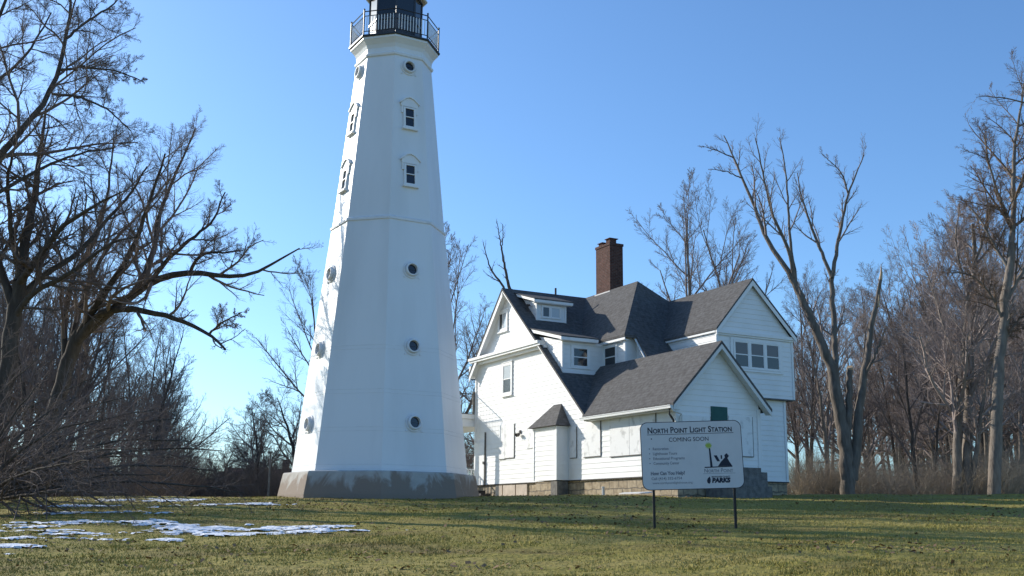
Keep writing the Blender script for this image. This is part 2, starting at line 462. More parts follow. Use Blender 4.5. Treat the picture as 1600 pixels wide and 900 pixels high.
def lighthouse():
    root = empty('lighthouse', (TX, TY, TZ), PHI, 'tall white octagonal lighthouse with black lantern room on a stained concrete base', 'lighthouse')
    off = (0, 0, -TZ)

    def ring(R, z, n=8, a0=0.0):
        return [(R * math.sin(a0 + 2 * math.pi * k / n), -R * math.cos(a0 + 2 * math.pi * k / n), z) for k in range(n)]
    b = MB(off); b.rings([ring(3.84, TZ - .6), ring(3.80, TZ), ring(3.64, 1.59), ring(3.60, 1.63)]); b.build('base', 'stained_concrete', root, bevel=.02)
    R0, Rb, Rt = 3.32, 2.238, 1.53; Zb, Zt = 11.19, 18.1
    Rz = lambda z: R0 + (Rb - R0) * (z - 1.63) / (Zb - 1.63) if z < Zb else Rb + (Rt - Rb) * (z - Zb) / (Zt - Zb)
    b = MB(off); b.rings([ring(R0, 1.635), ring(Rb, Zb)]); b.build('lower_shaft', 'white_plate', root, bevel=.012)
    b = MB(off); b.rings([ring(Rb - .012, Zb), ring(Rt, Zt)]); b.build('upper_shaft', 'white_plate', root, bevel=.012)
    b = MB(off)
    b.rings([ring(Rb + .006, Zb - .10), ring(Rb + .055, Zb - .09), ring(Rb + .055, Zb + .0), ring(Rb - .01, Zb + .05)]); b.build('belt', 'plate_trim', root)
    b = MB(off)
    for z in (1.70, 1.86, 3.05, 3.19, 4.42, 4.56, 6.05, 6.19):
        b.rings([ring(Rz(z) + .001, z - .012), ring(Rz(z) + .006, z - .010), ring(Rz(z) + .006, z + .010), ring(Rz(z) + .0, z + .014)])
    b.build('plate_seam', 'plate_trim', root)
    # cornice: moulding, cove, soffit
    prof = [(Rt, 18.02), (Rt + .07, 18.05), (Rt + .09, 18.13), (Rt + .03, 18.17)]
    b = MB(off); b.rings([ring(r, z) for r, z in prof] + [ring(1.53, 18.20), ring(1.55, 18.38), ring(1.62, 18.52), ring(1.74, 18.66), ring(1.80, 18.72), ring(1.80, 18.80)])
    b.build('cornice', 'white_plate', root)
    b = MB(off); b.rings([ring(1.85, 18.802), ring(1.87, 18.82), ring(1.87, 18.88), ring(1.83, 18.90)]); b.build('gallery_floor', 'gallery_iron', root)
    # gallery railing
    rail = MB(off); base = ring(1.80, 18.9)
    for k in range(8):
        p = Vector(base[k]); rail.tube([p - Vector((0, 0, .02)), p + Vector((0, 0, 1.06))], .030, 8)
        rail.tube([p + Vector((0, 0, 1.06)), p + Vector((0, 0, 1.10)), p + Vector((0, 0, 1.14))], [.03, .042, .008], 8)
        q = Vector(base[(k + 1) % 8])
        for h, r in ((1.0, .022), (.80, .018), (.14, .018)):
            rail.tube([p + Vector((0, 0, h)), q + Vector((0, 0, h))], r, 6)
    rl = rail.build('railing', 'gallery_iron', root)
    bal = MB(off)
    for k in range(8):
        p = Vector(base[k]); q = Vector(base[(k + 1) % 8])
        for j in range(1, 11):
            c = p.lerp(q, j / 11); bal.bar(c + Vector((0, 0, .14)), c + Vector((0, 0, .80)), .032, .032)
    bal.build('baluster', 'baluster_paint', rl)['kind'] = 'stuff'
    # lantern room
    lr = MB(off); c8 = ring(1.07, 18.905); RL = 1.07
    for k in range(8):
        p = Vector(c8[k]); lr.bar(p, p + Vector((0, 0, 2.12)), .07, .07)
    lr.rings([ring(RL + .03, 20.98), ring(RL + .03, 21.06)])
    lr.rings([ring(RL + .04, 19.82), ring(RL + .04, 19.90)])
    lan = lr.build('lantern_room', 'lantern_paint', root)
    pn = MB(off); wp = MB(off); gl = MB(off)
    for k in range(8):
        p = Vector(c8[k]) * 1; q = Vector(c8[(k + 1) % 8])
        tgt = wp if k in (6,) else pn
        nrm = ((p + q) / 2); nrm.z = 0; nrm.normalize()
        tgt.prism([p, q, q + Vector((0, 0, .90)), p + Vector((0, 0, .90))], -nrm * .03)
        a = Vector((0, 0, 1.0)); t = Vector((0, 0, 2.07))
        gl.prism([p + a, q + a, q + t, p + t], -nrm * .015)
    pn.build('panel', 'lantern_paint', lan)
    o = wp.build('panel', 'lantern_white', lan); o['label'] = 'white sunlit lower panel'
    gl.build('pane', 'glass', lan)
    lens = MB(off); lens.rings([ring(.35, 18.91, 16), ring(.35, 19.9, 16), ring(.5, 20.3, 16), ring(.35, 20.8, 16), ring(.1, 20.95, 16)]); lens.build('lens', 'lantern_paint', lan)
    tr = MB(off)
    tr.rings([ring(1.24, 21.065), ring(1.30, 21.09), ring(1.30, 21.15), ring(1.22, 21.18)]); tr.build('eave_trim', 'lantern_white', lan)
    rf = MB(off); rf.rings([ring(1.27, 21.182), ring(1.20, 21.30), ring(.75, 21.85), ring(.28, 22.20), ring(.16, 22.35)]); rf.build('roof', 'lantern_paint', lan)
    bl = MB(off); bl.tube([(0, 0, 22.35), (0, 0, 22.45), (0, 0, 22.56), (0, 0, 22.66), (0, 0, 22.75)], [.10, .20, .24, .18, .04], 16); bl.build('vent_ball', 'lantern_paint', lan)

    # windows on the two photographed faces and the hidden faces that repeat them
    ap = math.cos(math.pi / 8)
    slope = lambda z: (R0 - Rb) / (Zb - 1.63) * ap if z < Zb else (Rb - Rt) / (Zt - Zb) * ap

    def frame(fk, z):
        a = (fk + .5) * math.pi / 4
        n = Vector((math.sin(a), -math.cos(a), 0)); t = Vector((math.cos(a), math.sin(a), 0)); s_ = slope(z)
        up = (Vector((0, 0, 1)) - n * s_).normalized(); nn = (n + Vector((0, 0, s_))).normalized()
        return n * (Rz(z) * ap) + Vector((0, 0, z)), t, up, nn

    def circ(c, t, u, n, r, d, k=28): return [c + t * (r * math.cos(2 * math.pi * j / k)) + u * (r * math.sin(2 * math.pi * j / k)) + n * d for j in range(k)]

    def porthole(fk, z):
        c, t, u, n = frame(fk, z)
        f = MB(off)
        prof = [(.34, 0), (.345, .035), (.315, .05), (.30, .05), (.27, .03), (.255, .14), (.235, .155), (.205, .155), (.195, .12), (.19, .01)]
        f.rings([circ(c, t, u, n, r, d) for r, d in prof], capb=False, capt=False)
        for sx in (-1, 1):
            f.prism([c + t * (sx * .33) - u * .33 + n * .0, c + t * (sx * .27) - u * .33, c + t * (sx * .27) - u * .27, c + t * (sx * .33) - u * .27], n * .03)
        o = f.build('porthole', 'plate_trim', root, smooth=False)
        g = MB(off); g.prism(circ(c, t, u, n, .197, .02), n * .012); g.build('pane', 'glass', o)
        h = MB(off)
        h.bar(c - t * .19 + n * .045, c + t * .19 + n * .045, .02, .02, n); h.build('glazing_bar', 'window_dark', o)

    def hooded(fk, z):
        c, t, u, n = frame(fk, z)
        P = lambda a, b, d: c + t * a + u * b + n * d
        f = MB(off)
        for (a0, a1, b0, b1) in ((-.27, -.18, -.46, .42), (.18, .27, -.46, .42), (-.18, .18, .36, .42), (-.18, .18, -.46, -.38), (-.18, .18, -.015, .02)):
            f.prism([P(a0, b0, -.02), P(a1, b0, -.02), P(a1, b1, -.02), P(a0, b1, -.02)], n * .09)
        f.prism([P(-.33, -.54, -.02), P(.33, -.54, -.02), P(.33, -.462, -.02), P(-.33, -.462, -.02)], n * .15)
        o = f.build('window', 'trim', root)
        g = MB(off); g.prism([P(-.18, -.38, -.01), P(.18, -.38, -.01), P(.18, .36, -.01), P(-.18, .36, -.01)], n * .03); g.build('pane', 'glass', o)
        h = MB(off)
        h.prism([P(-.33, .44, .0), P(.33, .44, .0), P(.37, .50, .0), P(.37, .58, 0), P(.18, .76, .0), P(0, .82, 0), P(-.18, .76, .0), P(-.37, .58, 0), P(-.37, .50, .0)], n * .07)
        for sg in (-1, 1):
            h.prism([P(sg * .42, .55, 0), P(sg * .42, .61, 0), P(sg * .19, .82, 0), P(0, .885, 0), P(0, .825, 0), P(sg * .17, .765, 0)], n * .13)
        for sx in (-1, 1):
            h.prism([P(sx * .31 - .03, .16, 0), P(sx * .31 + .03, .16, 0), P(sx * .31 + .03, .44, .0), P(sx * .31 - .03, .44, .0)], n * .06)
        h.build('hood', 'trim', o)
    for fk in (0, 6):
        for z in (17.59, 9.15, 6.2, 3.38): porthole(fk, z)
        for z in (15.40, 13.0): hooded(fk, z)
    return root


lighthouse()

# ------------------------------------------------------------------ keeper's house
HA = math.radians(-62.0)
HO = Vector((5.888, 39.0, 0.0)); HZ = .95
UU = Vector((math.cos(HA), math.sin(HA), 0)); VV = Vector((-math.sin(HA), math.cos(HA), 0))


def HP(u, v, z=0.0): return HO + UU * u + VV * v + Vector((0, 0, z))


def keepers_house():
    root = empty('keepers_house', (HO.x, HO.y, HZ), HA, 'white clapboard keepers house with grey gabled roofs and tall brick chimney beside the lighthouse', 'house')
    off = (0, 0, -HZ)
    def mb(): return MB(off)
    # ---- foundation
    f = mb()
    f.box((-16.1, .05, .2), (-5.7, 9, 1.585)); f.box((-5.69, .05, .2), (-.05, 3.75, 1.58)); f.box((-8, 3.7, .2), (-2.93, 7.68, 1.583))
    f.build('foundation', 'limestone', root)
    f = mb()
    for a, b in ((-13.95, -13.3), (-13.2, -12.05), (-11.95, -10.95)):
        f.box((a, -.02, .6), (b, .045, 1.52))
    f.build('foundation_board', 'tan_board', root)
    f = mb(); f.box((-16.17, -.03, 1.56), (.0, .048, 1.598)); f.box((.002, 0, 1.56), (.03, 3.8, 1.598)); f.box((-2.9, 3.8, 1.56), (-2.86, 7.75, 1.598))
    f.build('water_table', 'metal_dark', root)
    # ---- walls
    w1 = mb()
    siding(w1, [(-16.15, 1.6), (-5.8, 1.6), (-5.8, 4.2), (-12.91, 10.52), (-16.15, 6.95)], lambda s, z: (s, 0, z), (0, -1, 0))
    siding(w1, [(1.6, 1.6), (1.6, 1.6), (1.6, 1.6)], lambda s, z: (s, 0, z), (0, -1, 0)) if False else None
    w1.face([(-16.15, 9, 1.6), (-16.15, 0, 1.6), (-16.15, 0, 7.0), (-16.15, 9, 7.0)])
    w1.face([(-5.8, 9, 1.6), (-16.15, 9, 1.6), (-16.15, 9, 7.0), (-12.91, 9, 10.5), (-5.8, 9, 4.2)])
    w1.face([(-5.8, 0, 1.6), (-5.8, 9, 1.6), (-5.8, 9, 4.2), (-5.8, 0, 4.2)])
    w1.box((-16.18, -.055, 1.6), (-16.07, .02, 7.2))
    w1.build('main_wall', 'siding', root)
    w2 = mb()
    siding(w2, [(-5.8, 1.6), (0, 1.6), (0, 4.05), (-5.8, 4.05)], lambda s, z: (s, 0, z), (0, -1, 0))
    siding(w2, [(0, 1.6), (3.8, 1.6), (3.8, 4.25), (1.88, 6.42), (0, 4.25)], lambda s, z: (0, s, z), (1, 0, 0))
    siding(w2, [(-3, 1.6), (0, 1.6), (0, 4.1), (-3, 4.1)], lambda s, z: (s, 3.8, z), (0, 1, 0))
    w2.box((-.09, -.05, 1.6), (.05, .09, 4.1)); w2.box((-.09, 3.7, 1.6), (.05, 3.85, 4.1))
    w2.build('wing_wall', 'siding', root)
    w3 = mb()
    siding(w3, [(3.8, 1.6), (7.7, 1.6), (7.7, 4.93), (3.8, 4.93)], lambda s, z: (-2.9, s, z), (1, 0, 0))
    siding(w3, [(4.1, 4.95), (8.05, 4.95), (8.05, 7.5), (6.0, 9.70), (5.9, 9.70), (4.1, 7.5)], lambda s, z: (-2.7, s, z), (1, 0, 0))
    siding(w3, [(-9, 4.6), (-2.7, 4.6), (-2.7, 7.5), (-9, 7.5)], lambda s, z: (s, 4.1, z), (0, -1, 0))
    siding(w3, [(-9, 1.6), (-2.9, 1.6), (-2.9, 4.9), (-9, 4.9)], lambda s, z: (s, 7.7, z), (0, 1, 0))
    siding(w3, [(-9, 4.95), (-2.7, 4.95), (-2.7, 7.5), (-9, 7.5)], lambda s, z: (s, 8.05, z), (0, 1, 0))
    w3.box((-2.76, 8.0, 4.95), (-2.66, 8.09, 7.5)); w3.box((-2.76, 4.06, 4.95), (-2.66, 4.16, 7.5)); w3.box((-2.96, 7.63, 1.6), (-2.86, 7.74, 4.9))
    w3.build('gable_wing_wall', 'siding', root)
    sf = mb(); sf.box((-9, 4.1, 4.90), (-2.66, 8.08, 4.948)); sf.build('jetty_soffit', 'wood_grey', root)
    # ---- roofs
    zS1 = lambda u: 10.66 - .892 * (u + 12.91)
    T = (0, 0, -.11)
    r = mb()
    r.prism([(-12.91, -.35, 10.66), (-12.91, 9.3, 10.66), (-5.5, 9.3, zS1(-5.5)), (-5.5, -.35, zS1(-5.5))], T)
    r.prism([(-12.91, -.35, 10.655), (-12.91, 9.3, 10.655), (-16.35, 9.3, 6.95), (-16.35, -.35, 6.95)], T)
    mr = r.build('main_roof', 'roof_shingle', root)
    rk = mb()      # rake boards and soffits
    for (a, b, hb) in (((-12.91, 10.55), (-16.33, 6.86), .30), ((-12.91, 10.55), (-5.52, 3.96), .07)):
        rk.prism([(a[0], -.33, a[1] - .002), (b[0], -.33, b[1] - .002), (b[0], -.33, b[1] - hb), (a[0], -.33, a[1] - hb)], (0, .03, 0))
        rk.prism([(a[0], -.30, a[1] - .09), (b[0], -.30, b[1] - .09), (b[0], -.005, b[1] - .09), (a[0], -.005, a[1] - .09)], (0, 0, -.03))
    rk.build('rake_board', 'trim', mr)
    ld = mb()      # pent ledge across the gable
    ld.box((-16.3, -.42, 7.56), (-9.35, -.03, 7.68)); ld.box((-16.24, -.36, 7.46), (-9.25, -.03, 7.558)); ld.box((-16.14, -.20, 7.34), (-9.1, -.03, 7.458))
    ld.box((-16.34, -.325, 6.86), (-16.17, -.03, 7.33))
    ld.build('gable_ledge', 'trim', root)
    # cross roof with hipped end
    r = mb()
    k = 1.24
    r.prism([(-12.91, 4.3, 10.665), (-9.62, 1.88, 7.66), (-5.98, 1.88, 7.66), (-8.45, 4.3, 10.665)], T)
    r.prism([(-8.45, 4.3, 10.662), (-5.98, 1.885, 7.658), (-5.95, 2.45, 7.62), (-8.3, 5.9, 9.86)], T)
    r.prism([(-8.3, 5.9, 9.86), (-5.95, 2.45, 7.62), (-5.16, 2.45, 6.60), (-5.1, 6.5, 6.52)], T)
    r.prism([(-12.91, 4.3, 10.66), (-8.45, 4.3, 10.66), (-8.3, 5.9, 9.86), (-9.5, 9.2, 7.4)], T)
    cr = r.build('cross_roof', 'roof_shingle', root)
    fs = mb(); fs.box((-9.0, 1.90, 7.44), (-6.0, 1.935, 7.545)); fs.box((-9.0, 1.935, 7.42), (-6.02, 2.1, 7.44))
    fs.bar((-5.99, 2.44, 7.50), (-5.18, 2.44, 6.47), .03, .12, (0, 1, 0)); fs.build('fascia', 'trim', cr)
    # walls under the cross roof
    wl = mb()
    siding(wl, [(-8.05, 6.2), (-6.24, 6.2), (-6.24, 7.45), (-8.05, 7.45)], lambda s, z: (s, 2.1, z), (0, -1, 0), zbase=6.2)
    siding(wl, [(2.1, 6.2), (2.65, 6.2), (2.65, 7.6), (2.1, 7.6)], lambda s, z: (-6.24, s, z), (1, 0, 0), zbase=6.2)
    siding(wl, [(-6.24, 6.0), (-4.9, 6.0), (-6.24, 7.65)], lambda s, z: (s, 2.65, z), (0, -1, 0), zbase=6.0)
    wl.box((-6.32, 2.03, 6.2), (-6.17, 2.12, 7.5))
    wl.box((-8.05, 1.99, 6.20), (-6.18, 2.08, 6.32))
    wl.build('upper_bay_wall', 'siding', root)
    # wing roof
    r = mb()
    zw = 6.50; sl = 1.06
    r.prism([(.38, 1.88, zw), (-8.40, 1.88, zw), (-5.72, -.38, zw - sl * 2.26), (.38, -.38, zw - sl * 2.26)], T)
    r.prism([(.38, 1.88, zw - .004), (-8.4, 1.88, zw - .004), (-5.72, 4.14, zw - sl * 2.26), (.38, 4.14, zw - sl * 2.26)], T)
    wr = r.build('wing_roof', 'roof_shingle', root)
    rk = mb()
    for s_ in (-1, 1):
        rk.prism([(.345, 1.88, 6.375), (.345, 1.88 + s_ * 2.24, 6.375 - 2.24 * sl), (.345, 1.88 + s_ * 2.24, 6.20 - 2.24 * sl), (.345, 1.88, 6.20)], (.028, 0, 0))
        rk.prism([(.34, 1.88, 6.29), (.34, 1.88 + s_ * 2.24, 6.29 - 2.24 * sl), (.03, 1.88 + s_ * 2.24, 6.29 - 2.24 * sl), (.03, 1.88, 6.29)], (0, 0, -.03))
    rk.build('rake_board', 'soffit', wr)
    g = mb()
    g.box((-5.75, -.50, 3.90), (.36, -.385, 4.00)); g.box((-5.75, -.515, 3.985), (.36, -.495, 4.015)); g.box((-5.6, -.37, 3.86), (0.3, -.02, 3.885))
    g.box((-5.6, -.375, 3.86), (.33, -.35, 3.98))
    for i in range(9): g.box((-5.4 + i * .7, -.52, 4.012), (-5.38 + i * .7, -.38, 4.03))
    g.build('gutter', 'gutter', wr)
    d = mb(); d.tube([(.22, -.44, 3.92), (.22, -.44, 3.70), (.02, -.12, 3.50), (-.02, -.08, 3.3), (-.02, -.08, 1.2)], .04, 8); d.build('downspout', 'metal_dark', wr)
    d = mb(); d.tube([(.33, -.44, 3.93), (.38, -.38, 3.80), (.30, .02, 3.72), (.12, .10, 3.66), (.08, .10, 1.3)], .035, 8); d.build('downspout', 'gutter', wr)
    # gable wing roof
    r = mb()
    r.prism([(-2.52, 5.95, 9.87), (-8.9, 5.95, 9.87), (-8.9, 3.98, 7.62), (-2.52, 3.98, 7.62)], (0, 0, -.09))
    r.prism([(-2.52, 5.95, 9.866), (-8.9, 5.95, 9.866), (-8.9, 8.22, 7.62), (-2.52, 8.22, 7.62)], (0, 0, -.09))
    gr = r.build('gable_wing_roof', 'roof_shingle', root)
    rk = mb()
    for v1 in (3.99, 8.21):
        rk.prism([(-2.56, 5.95, 9.77), (-2.56, v1, 7.525), (-2.56, v1, 7.33), (-2.56, 5.95, 9.55)], (.03, 0, 0))
    rk.box((-2.68, 4.0, 7.43), (-2.58, 8.15, 7.56)); rk.box((-2.68, 4.05, 7.36), (-2.63, 8.1, 7.43))
    rk.box((-8.8, 4.0, 7.44), (-2.6, 4.09, 7.52))
    rk.build('rake_board', 'trim', gr)
    # ---- windows
    def win(name, P, s0, s1, z0, z1, n, casing=.11, rail=True, pm=('glass', 'glass'), cas='trim', sill=True, vbar=False, parent=root):
        """P(s, z, d): local point, d = distance outwards"""
        f = mb(); N = Vector(n)
        def bx(a0, a1, b0, b1, d0, d1): f.prism([P(a0, b0, d0), P(a1, b0, d0), P(a1, b1, d0), P(a0, b1, d0)], N * (d1 - d0))
        c = casing
        bx(s0 - c, s0, z0 - c, z1 + c, .0, .055); bx(s1, s1 + c, z0 - c, z1 + c, .0, .055); bx(s0, s1, z1, z1 + c, .0, .054); bx(s0, s1, z0 - c, z0, .0, .054)
        if sill: bx(s0 - c - .03, s1 + c + .03, z0 - c - .05, z0 - c, 0, .09); bx(s0 - c - .02, s1 + c + .02, z1 + c, z1 + c + .035, 0, .075)
        w_ = .035
        bx(s0, s0 + w_, z0, z1, .0, .045); bx(s1 - w_, s1, z0, z1, .0, .045); bx(s0 + w_, s1 - w_, z1 - w_, z1, .0, .045); bx(s0 + w_, s1 - w_, z0, z0 + w_, .0, .045)
        zm = (z0 + z1) / 2
        if rail: bx(s0 + w_, s1 - w_, zm - .022, zm + .022, .0, .047)
        if vbar: bx((s0 + s1) / 2 - .02, (s0 + s1) / 2 + .02, z0 + w_, z1 - w_, 0, .047)
        o = f.build(name, cas, parent)
        def pane(a0, a1, b0, b1, mt):
            q = mb(); q.prism([P(a0, b0, .0), P(a1, b0, .0), P(a1, b1, .0), P(a0, b1, .0)], N * .028); q.build('pane', mt, o)
        if rail:
            pane(s0 + .03, s1 - .03, z0 + .03, zm, pm[0]); pane(s0 + .03, s1 - .03, zm + .001, z1 - .03, pm[1])
        elif vbar:
            pane(s0 + .03, (s0 + s1) / 2, z0 + .03, z1 - .03, pm[0]); pane((s0 + s1) / 2 + .001, s1 - .03, z0 + .03, z1 - .03, pm[1])
        else: pane(s0 + .03, s1 - .03, z0 + .03, z1 - .03, pm[0])
        return o
    front = lambda v: (lambda s, z, d: (s, v - d - .012, z)); side = lambda u: (lambda s, z, d: (u + d + .012, s, z))
    win('attic_window', front(0), -13.72, -12.98, 8.78, 9.55, (0, -1, 0), vbar=True, rail=False, pm=('window_dark', 'glass_curtain'))
    win('window', front(0), -13.24, -12.47, 5.72, 7.02, (0, -1, 0), pm=('window_dark', 'glass_curtain'))
    for (a, b) in ((4.98, 5.68), (5.80, 6.50), (6.62, 7.30)): win('window', side(-2.7), a, b, 6.12, 7.16, (1, 0, 0), casing=.06, sill=False, pm=('window_dark', 'glass_tree_reflection'))
    tf = mb(); tf.box((-2.695, 4.78, 5.96), (-2.645, 7.5, 6.055)); tf.box((-2.695, 4.78, 7.225), (-2.645, 7.5, 7.32)); tf.box((-2.695, 4.78, 6.055), (-2.65, 4.915, 7.225)); tf.box((-2.695, 7.365, 6.055), (-2.65, 7.5, 7.225))
    tf.build('window_surround', 'trim', root)
    win('window', front(2.1), -7.80, -6.93, 6.42, 7.30, (0, -1, 0), casing=.10, sill=False)
    # ---- lower shed dormer
    dm = mb()
    siding(dm, [(-.02, 6.1), (2.1, 6.1), (2.1, 7.48), (-.02, 7.48)], lambda s, z: (-7.87, s, z), (1, 0, 0), zbase=6.1)
    siding(dm, [(-9.95, 7.95), (-7.87, 6.05), (-7.87, 7.5)], lambda s, z: (s, -.02, z), (0, -1, 0), zbase=6.0)
    dm.box((-7.93, -.06, 6.1), (-7.83, .04, 7.5)); dm.box((-7.86, -.05, 6.10), (-7.80, 2.1, 6.2))
    dm.box((-7.86, -.02, 7.36), (-7.82, 2.05, 7.45))
    dmo = dm.build('dormer', 'siding', root)
    r = mb(); r.prism([(-10.35, -.28, 8.38), (-10.35, 1.62, 8.38), (-7.55, 1.62, 7.66), (-7.55, -.28, 7.66)], (0, 0, -.05)); r.build('dormer_roof', 'roof_shingle', dmo)
    r = mb(); r.prism([(-10.2, -.265, 8.29), (-7.57, -.265, 7.61), (-7.57, -.265, 7.48), (-10.0, -.265, 8.10)], (0, .03, 0)); r.box((-7.60, -.25, 7.47), (-7.565, 1.60, 7.605)); r.box((-7.86, -.24, 7.455), (-7.6, 1.6, 7.475))
    r.build('dormer_fascia', 'trim', dmo)
    o = win('dormer_window', side(-7.87), .48, 1.22, 6.42, 7.22, (1, 0, 0), casing=.10, sill=False)
    # ---- upper small dormer
    dm = mb()
    siding(dm, [(.45, 8.8), (1.95, 8.8), (1.95, 9.68), (.45, 9.68)], lambda s, z: (-10.95, s, z), (1, 0, 0), zbase=8.8)
    siding(dm, [(-12.3, 10.1), (-10.95, 8.85), (-10.95, 9.72), (-12.3, 10.1)], lambda s, z: (s, .45, z), (0, -1, 0), zbase=8.8)
    siding(dm, [(-12.3, 10.1), (-10.95, 8.85), (-10.95, 9.72)], lambda s, z: (s, 1.95, z), (0, 1, 0), zbase=8.8)
    dm.box((-10.98, .40, 8.87), (-10.90, .48, 9.7)); dm.box((-10.98, 1.90, 8.87), (-10.90, 1.99, 9.7)); dm.box((-10.93, .45, 8.88), (-10.88, 1.95, 8.95))
    dmo2 = dm.build('small_dormer', 'siding', root)
    r = mb(); r.prism([(-12.65, .16, 10.45), (-12.65, 2.25, 10.45), (-10.68, 2.25, 9.86), (-10.68, .16, 9.86)], (0, 0, -.05)); r.build('dormer_roof', 'roof_shingle', dmo2)
    r = mb(); r.prism([(-12.5, .175, 10.35), (-10.7, .175, 9.81), (-10.7, .175, 9.70), (-12.3, .175, 10.18)], (0, .03, 0)); r.box((-10.73, .19, 9.69), (-10.695, 2.23, 9.805)); r.box((-10.93, .2, 9.66), (-10.73, 2.2, 9.69))
    r.build('dormer_fascia', 'trim', dmo2)
    win('dormer_window', side(-10.95), .72, 1.10, 9.06, 9.55, (1, 0, 0), casing=.05, rail=False, sill=False, pm=('window_dark',))
    win('dormer_window', side(-10.95), 1.18, 1.66, 9.06, 9.55, (1, 0, 0), casing=.04, rail=False, sill=False, pm=('glass_curtain',))
    # ---- roof vents
    p = mb(); p.tube([(-11.45, .25, 9.2), (-11.45, .25, 9.62)], .045, 8); p.tube([(-11.45, .25, 9.62), (-11.45, .25, 9.68)], [.13, .10], 10); p.build('vent_pipe', 'metal_dark', root)
    p = mb(); p.tube([(-12.85, 2.55, 10.5), (-12.85, 2.55, 10.95)], .05, 8); p.build('vent_pipe', 'metal_dark', root)
    # ---- chimney
    c = mb(); c.box((-11.93, 4.28, 9.6), (-10.70, 5.02, 12.86)); c.box((-11.96, 4.25, 12.862), (-10.67, 5.05, 12.98))
    ch = c.build('chimney', 'chimney_brick', root)
    c = mb(); c.box((-11.98, 4.22, 10.2), (-10.65, 5.08, 10.62)); c.build('flashing', 'lead_flashing', ch)
    c = mb(); c.box((-11.8, 4.36, 12.985), (-11.45, 4.72, 13.12)); c.box((-11.15, 4.36, 12.985), (-10.8, 4.72, 13.20)); c.box((-11.19, 4.3, 13.202), (-10.74, 4.8, 13.235)); c.box((-11.84, 4.3, 13.122), (-11.4, 4.8, 13.15))
    c.build('chimney_pot', 'chimney_brick', ch)
    # ---- boarded openings
    def board(P, s0, s1, z0, z1, n, mt='plywood_white', name='boarded_window', fr=True):
        q = mb(); q.prism([P(s0, z0, .0), P(s1, z0, .0), P(s1, z1, .0), P(s0, z1, .0)], Vector(n) * .035); o = q.build(name, mt, root)
        if fr:
            e = mb()
            e.prism([P(s1 + .004, z0 - .02, .0), P(s1 + .03, z0 - .02, .0), P(s1 + .03, z1, .0), P(s1 + .004, z1, .0)], Vector(n) * .03)
            e.prism([P(s0 - .02, z0 - .03, .0), P(s1 + .004, z0 - .03, .0), P(s1 + .004, z0 - .004, .0), P(s0 - .02, z0 - .004, .0)], Vector(n) * .045)
            e.build('board_edge', 'wood_grey', o)
        return o
    A = front(0)
    board(A, -13.58, -13.02, 2.72, 4.28, (0, -1, 0)); board(A, -13.0, -12.14, 2.74, 4.26, (0, -1, 0))
    board(A, -10.97, -10.3, 3.07, 4.1, (0, -1, 0), fr=False)
    board(A, -7.2, -6.75, 2.5, 3.75, (0, -1, 0))
    board(A, -6.15, -4.93, 2.49, 3.86, (0, -1, 0)); board(A, -4.25, -2.9, 2.42, 3.86, (0, -1, 0)); board(A, -2.88, -1.2, 2.42, 3.86, (0, -1, 0))
    q = mb(); q.prism([A(-16.10, 1.58, .02), A(-15.06, 1.58, .02), A(-15.06, 3.6, .02), A(-16.10, 3.6, .02)], (0, -.05, 0)); dr = q.build('door', 'trim', root)
    q = mb(); q.prism([A(-15.04, 1.58, .0), A(-14.99, 1.58, .0), A(-14.99, 4.05, .0), A(-15.04, 4.05, .0)], (0, -.07, 0)); q.box((-15.14, -.13, 2.55), (-15.02, -.08, 2.67)); q.build('door_frame', 'wood_grey', dr)
    B = side(0)
    board(B, .25, 1.50, 2.1, 3.72, (1, 0, 0)); board(B, 2.35, 3.45, 2.35, 3.80, (1, 0, 0)); board(B, 1.56, 2.3, 1.9, 4.10, (1, 0, 0), 'green_board', 'green_door_panel', fr=False)
    # ---- wall lamp
    q = mb(); q.box((-11.65, -.06, 3.78), (-11.5, -.015, 3.92)); q.tube([(-11.66, -.10, 3.74), (-11.63, -.20, 3.70)], [.06, .085], 10); q.tube([(-11.49, -.10, 3.74), (-11.52, -.20, 3.70)], [.06, .085], 10)
    q.build('wall_lamp', 'metal_dark', root)
    # ---- square bay with hipped roof
    b = mb()
    siding(b, [(-9.35, 1.6), (-7.45, 1.6), (-7.45, 3.8), (-9.35, 3.8)], lambda s, z: (s, -.55, z), (0, -1, 0))
    siding(b, [(-.55, 1.6), (0, 1.6), (0, 3.8), (-.55, 3.8)], lambda s, z: (-7.45, s, z), (1, 0, 0))
    siding(b, [(-.55, 1.6), (0, 1.6), (0, 3.8), (-.55, 3.8)], lambda s, z: (-9.35, s, z), (-1, 0, 0))
    b.box((-7.5, -.585, 1.6), (-7.41, -.5, 3.8)); b.box((-9.39, -.585, 1.6), (-9.3, -.5, 3.8)); b.box((-9.4, -.6, 3.72), (-7.4, 0, 3.81)); b.face([(-9.35, -.55, 1.6), (-7.45, -.55, 1.6), (-7.45, 0, 1.6), (-9.35, 0, 1.6)])
    bo = b.build('bay', 'siding', root)
    b = mb()
    z0 = 3.82
    b.face([(-9.62, -.74, z0), (-7.22, -.74, z0), (-7.95, -.02, 4.80), (-8.60, -.02, 4.80)]); b.face([(-7.22, -.74, z0), (-7.22, -.02, z0), (-7.95, -.02, 4.80)]); b.face([(-9.62, -.02, z0), (-9.62, -.74, z0), (-8.60, -.02, 4.80)])
    b.face([(-9.62, -.02, z0), (-7.22, -.02, z0), (-7.22, -.74, z0), (-9.62, -.74, z0)])
    b.build('bay_roof', 'roof_shingle', bo)
    b = mb(); b.box((-9.3, -.5, .5), (-8.0, 0, 1.56)); b.build('bay_foundation', 'limestone', bo)
    b = mb(); b.box((-7.99, -.52, .5), (-7.47, 0.0, 1.56)); b.build('bay_foundation_board', 'wood_grey', bo)
    # ---- balcony porch at the left end
    pz = 4.38
    b = mb()
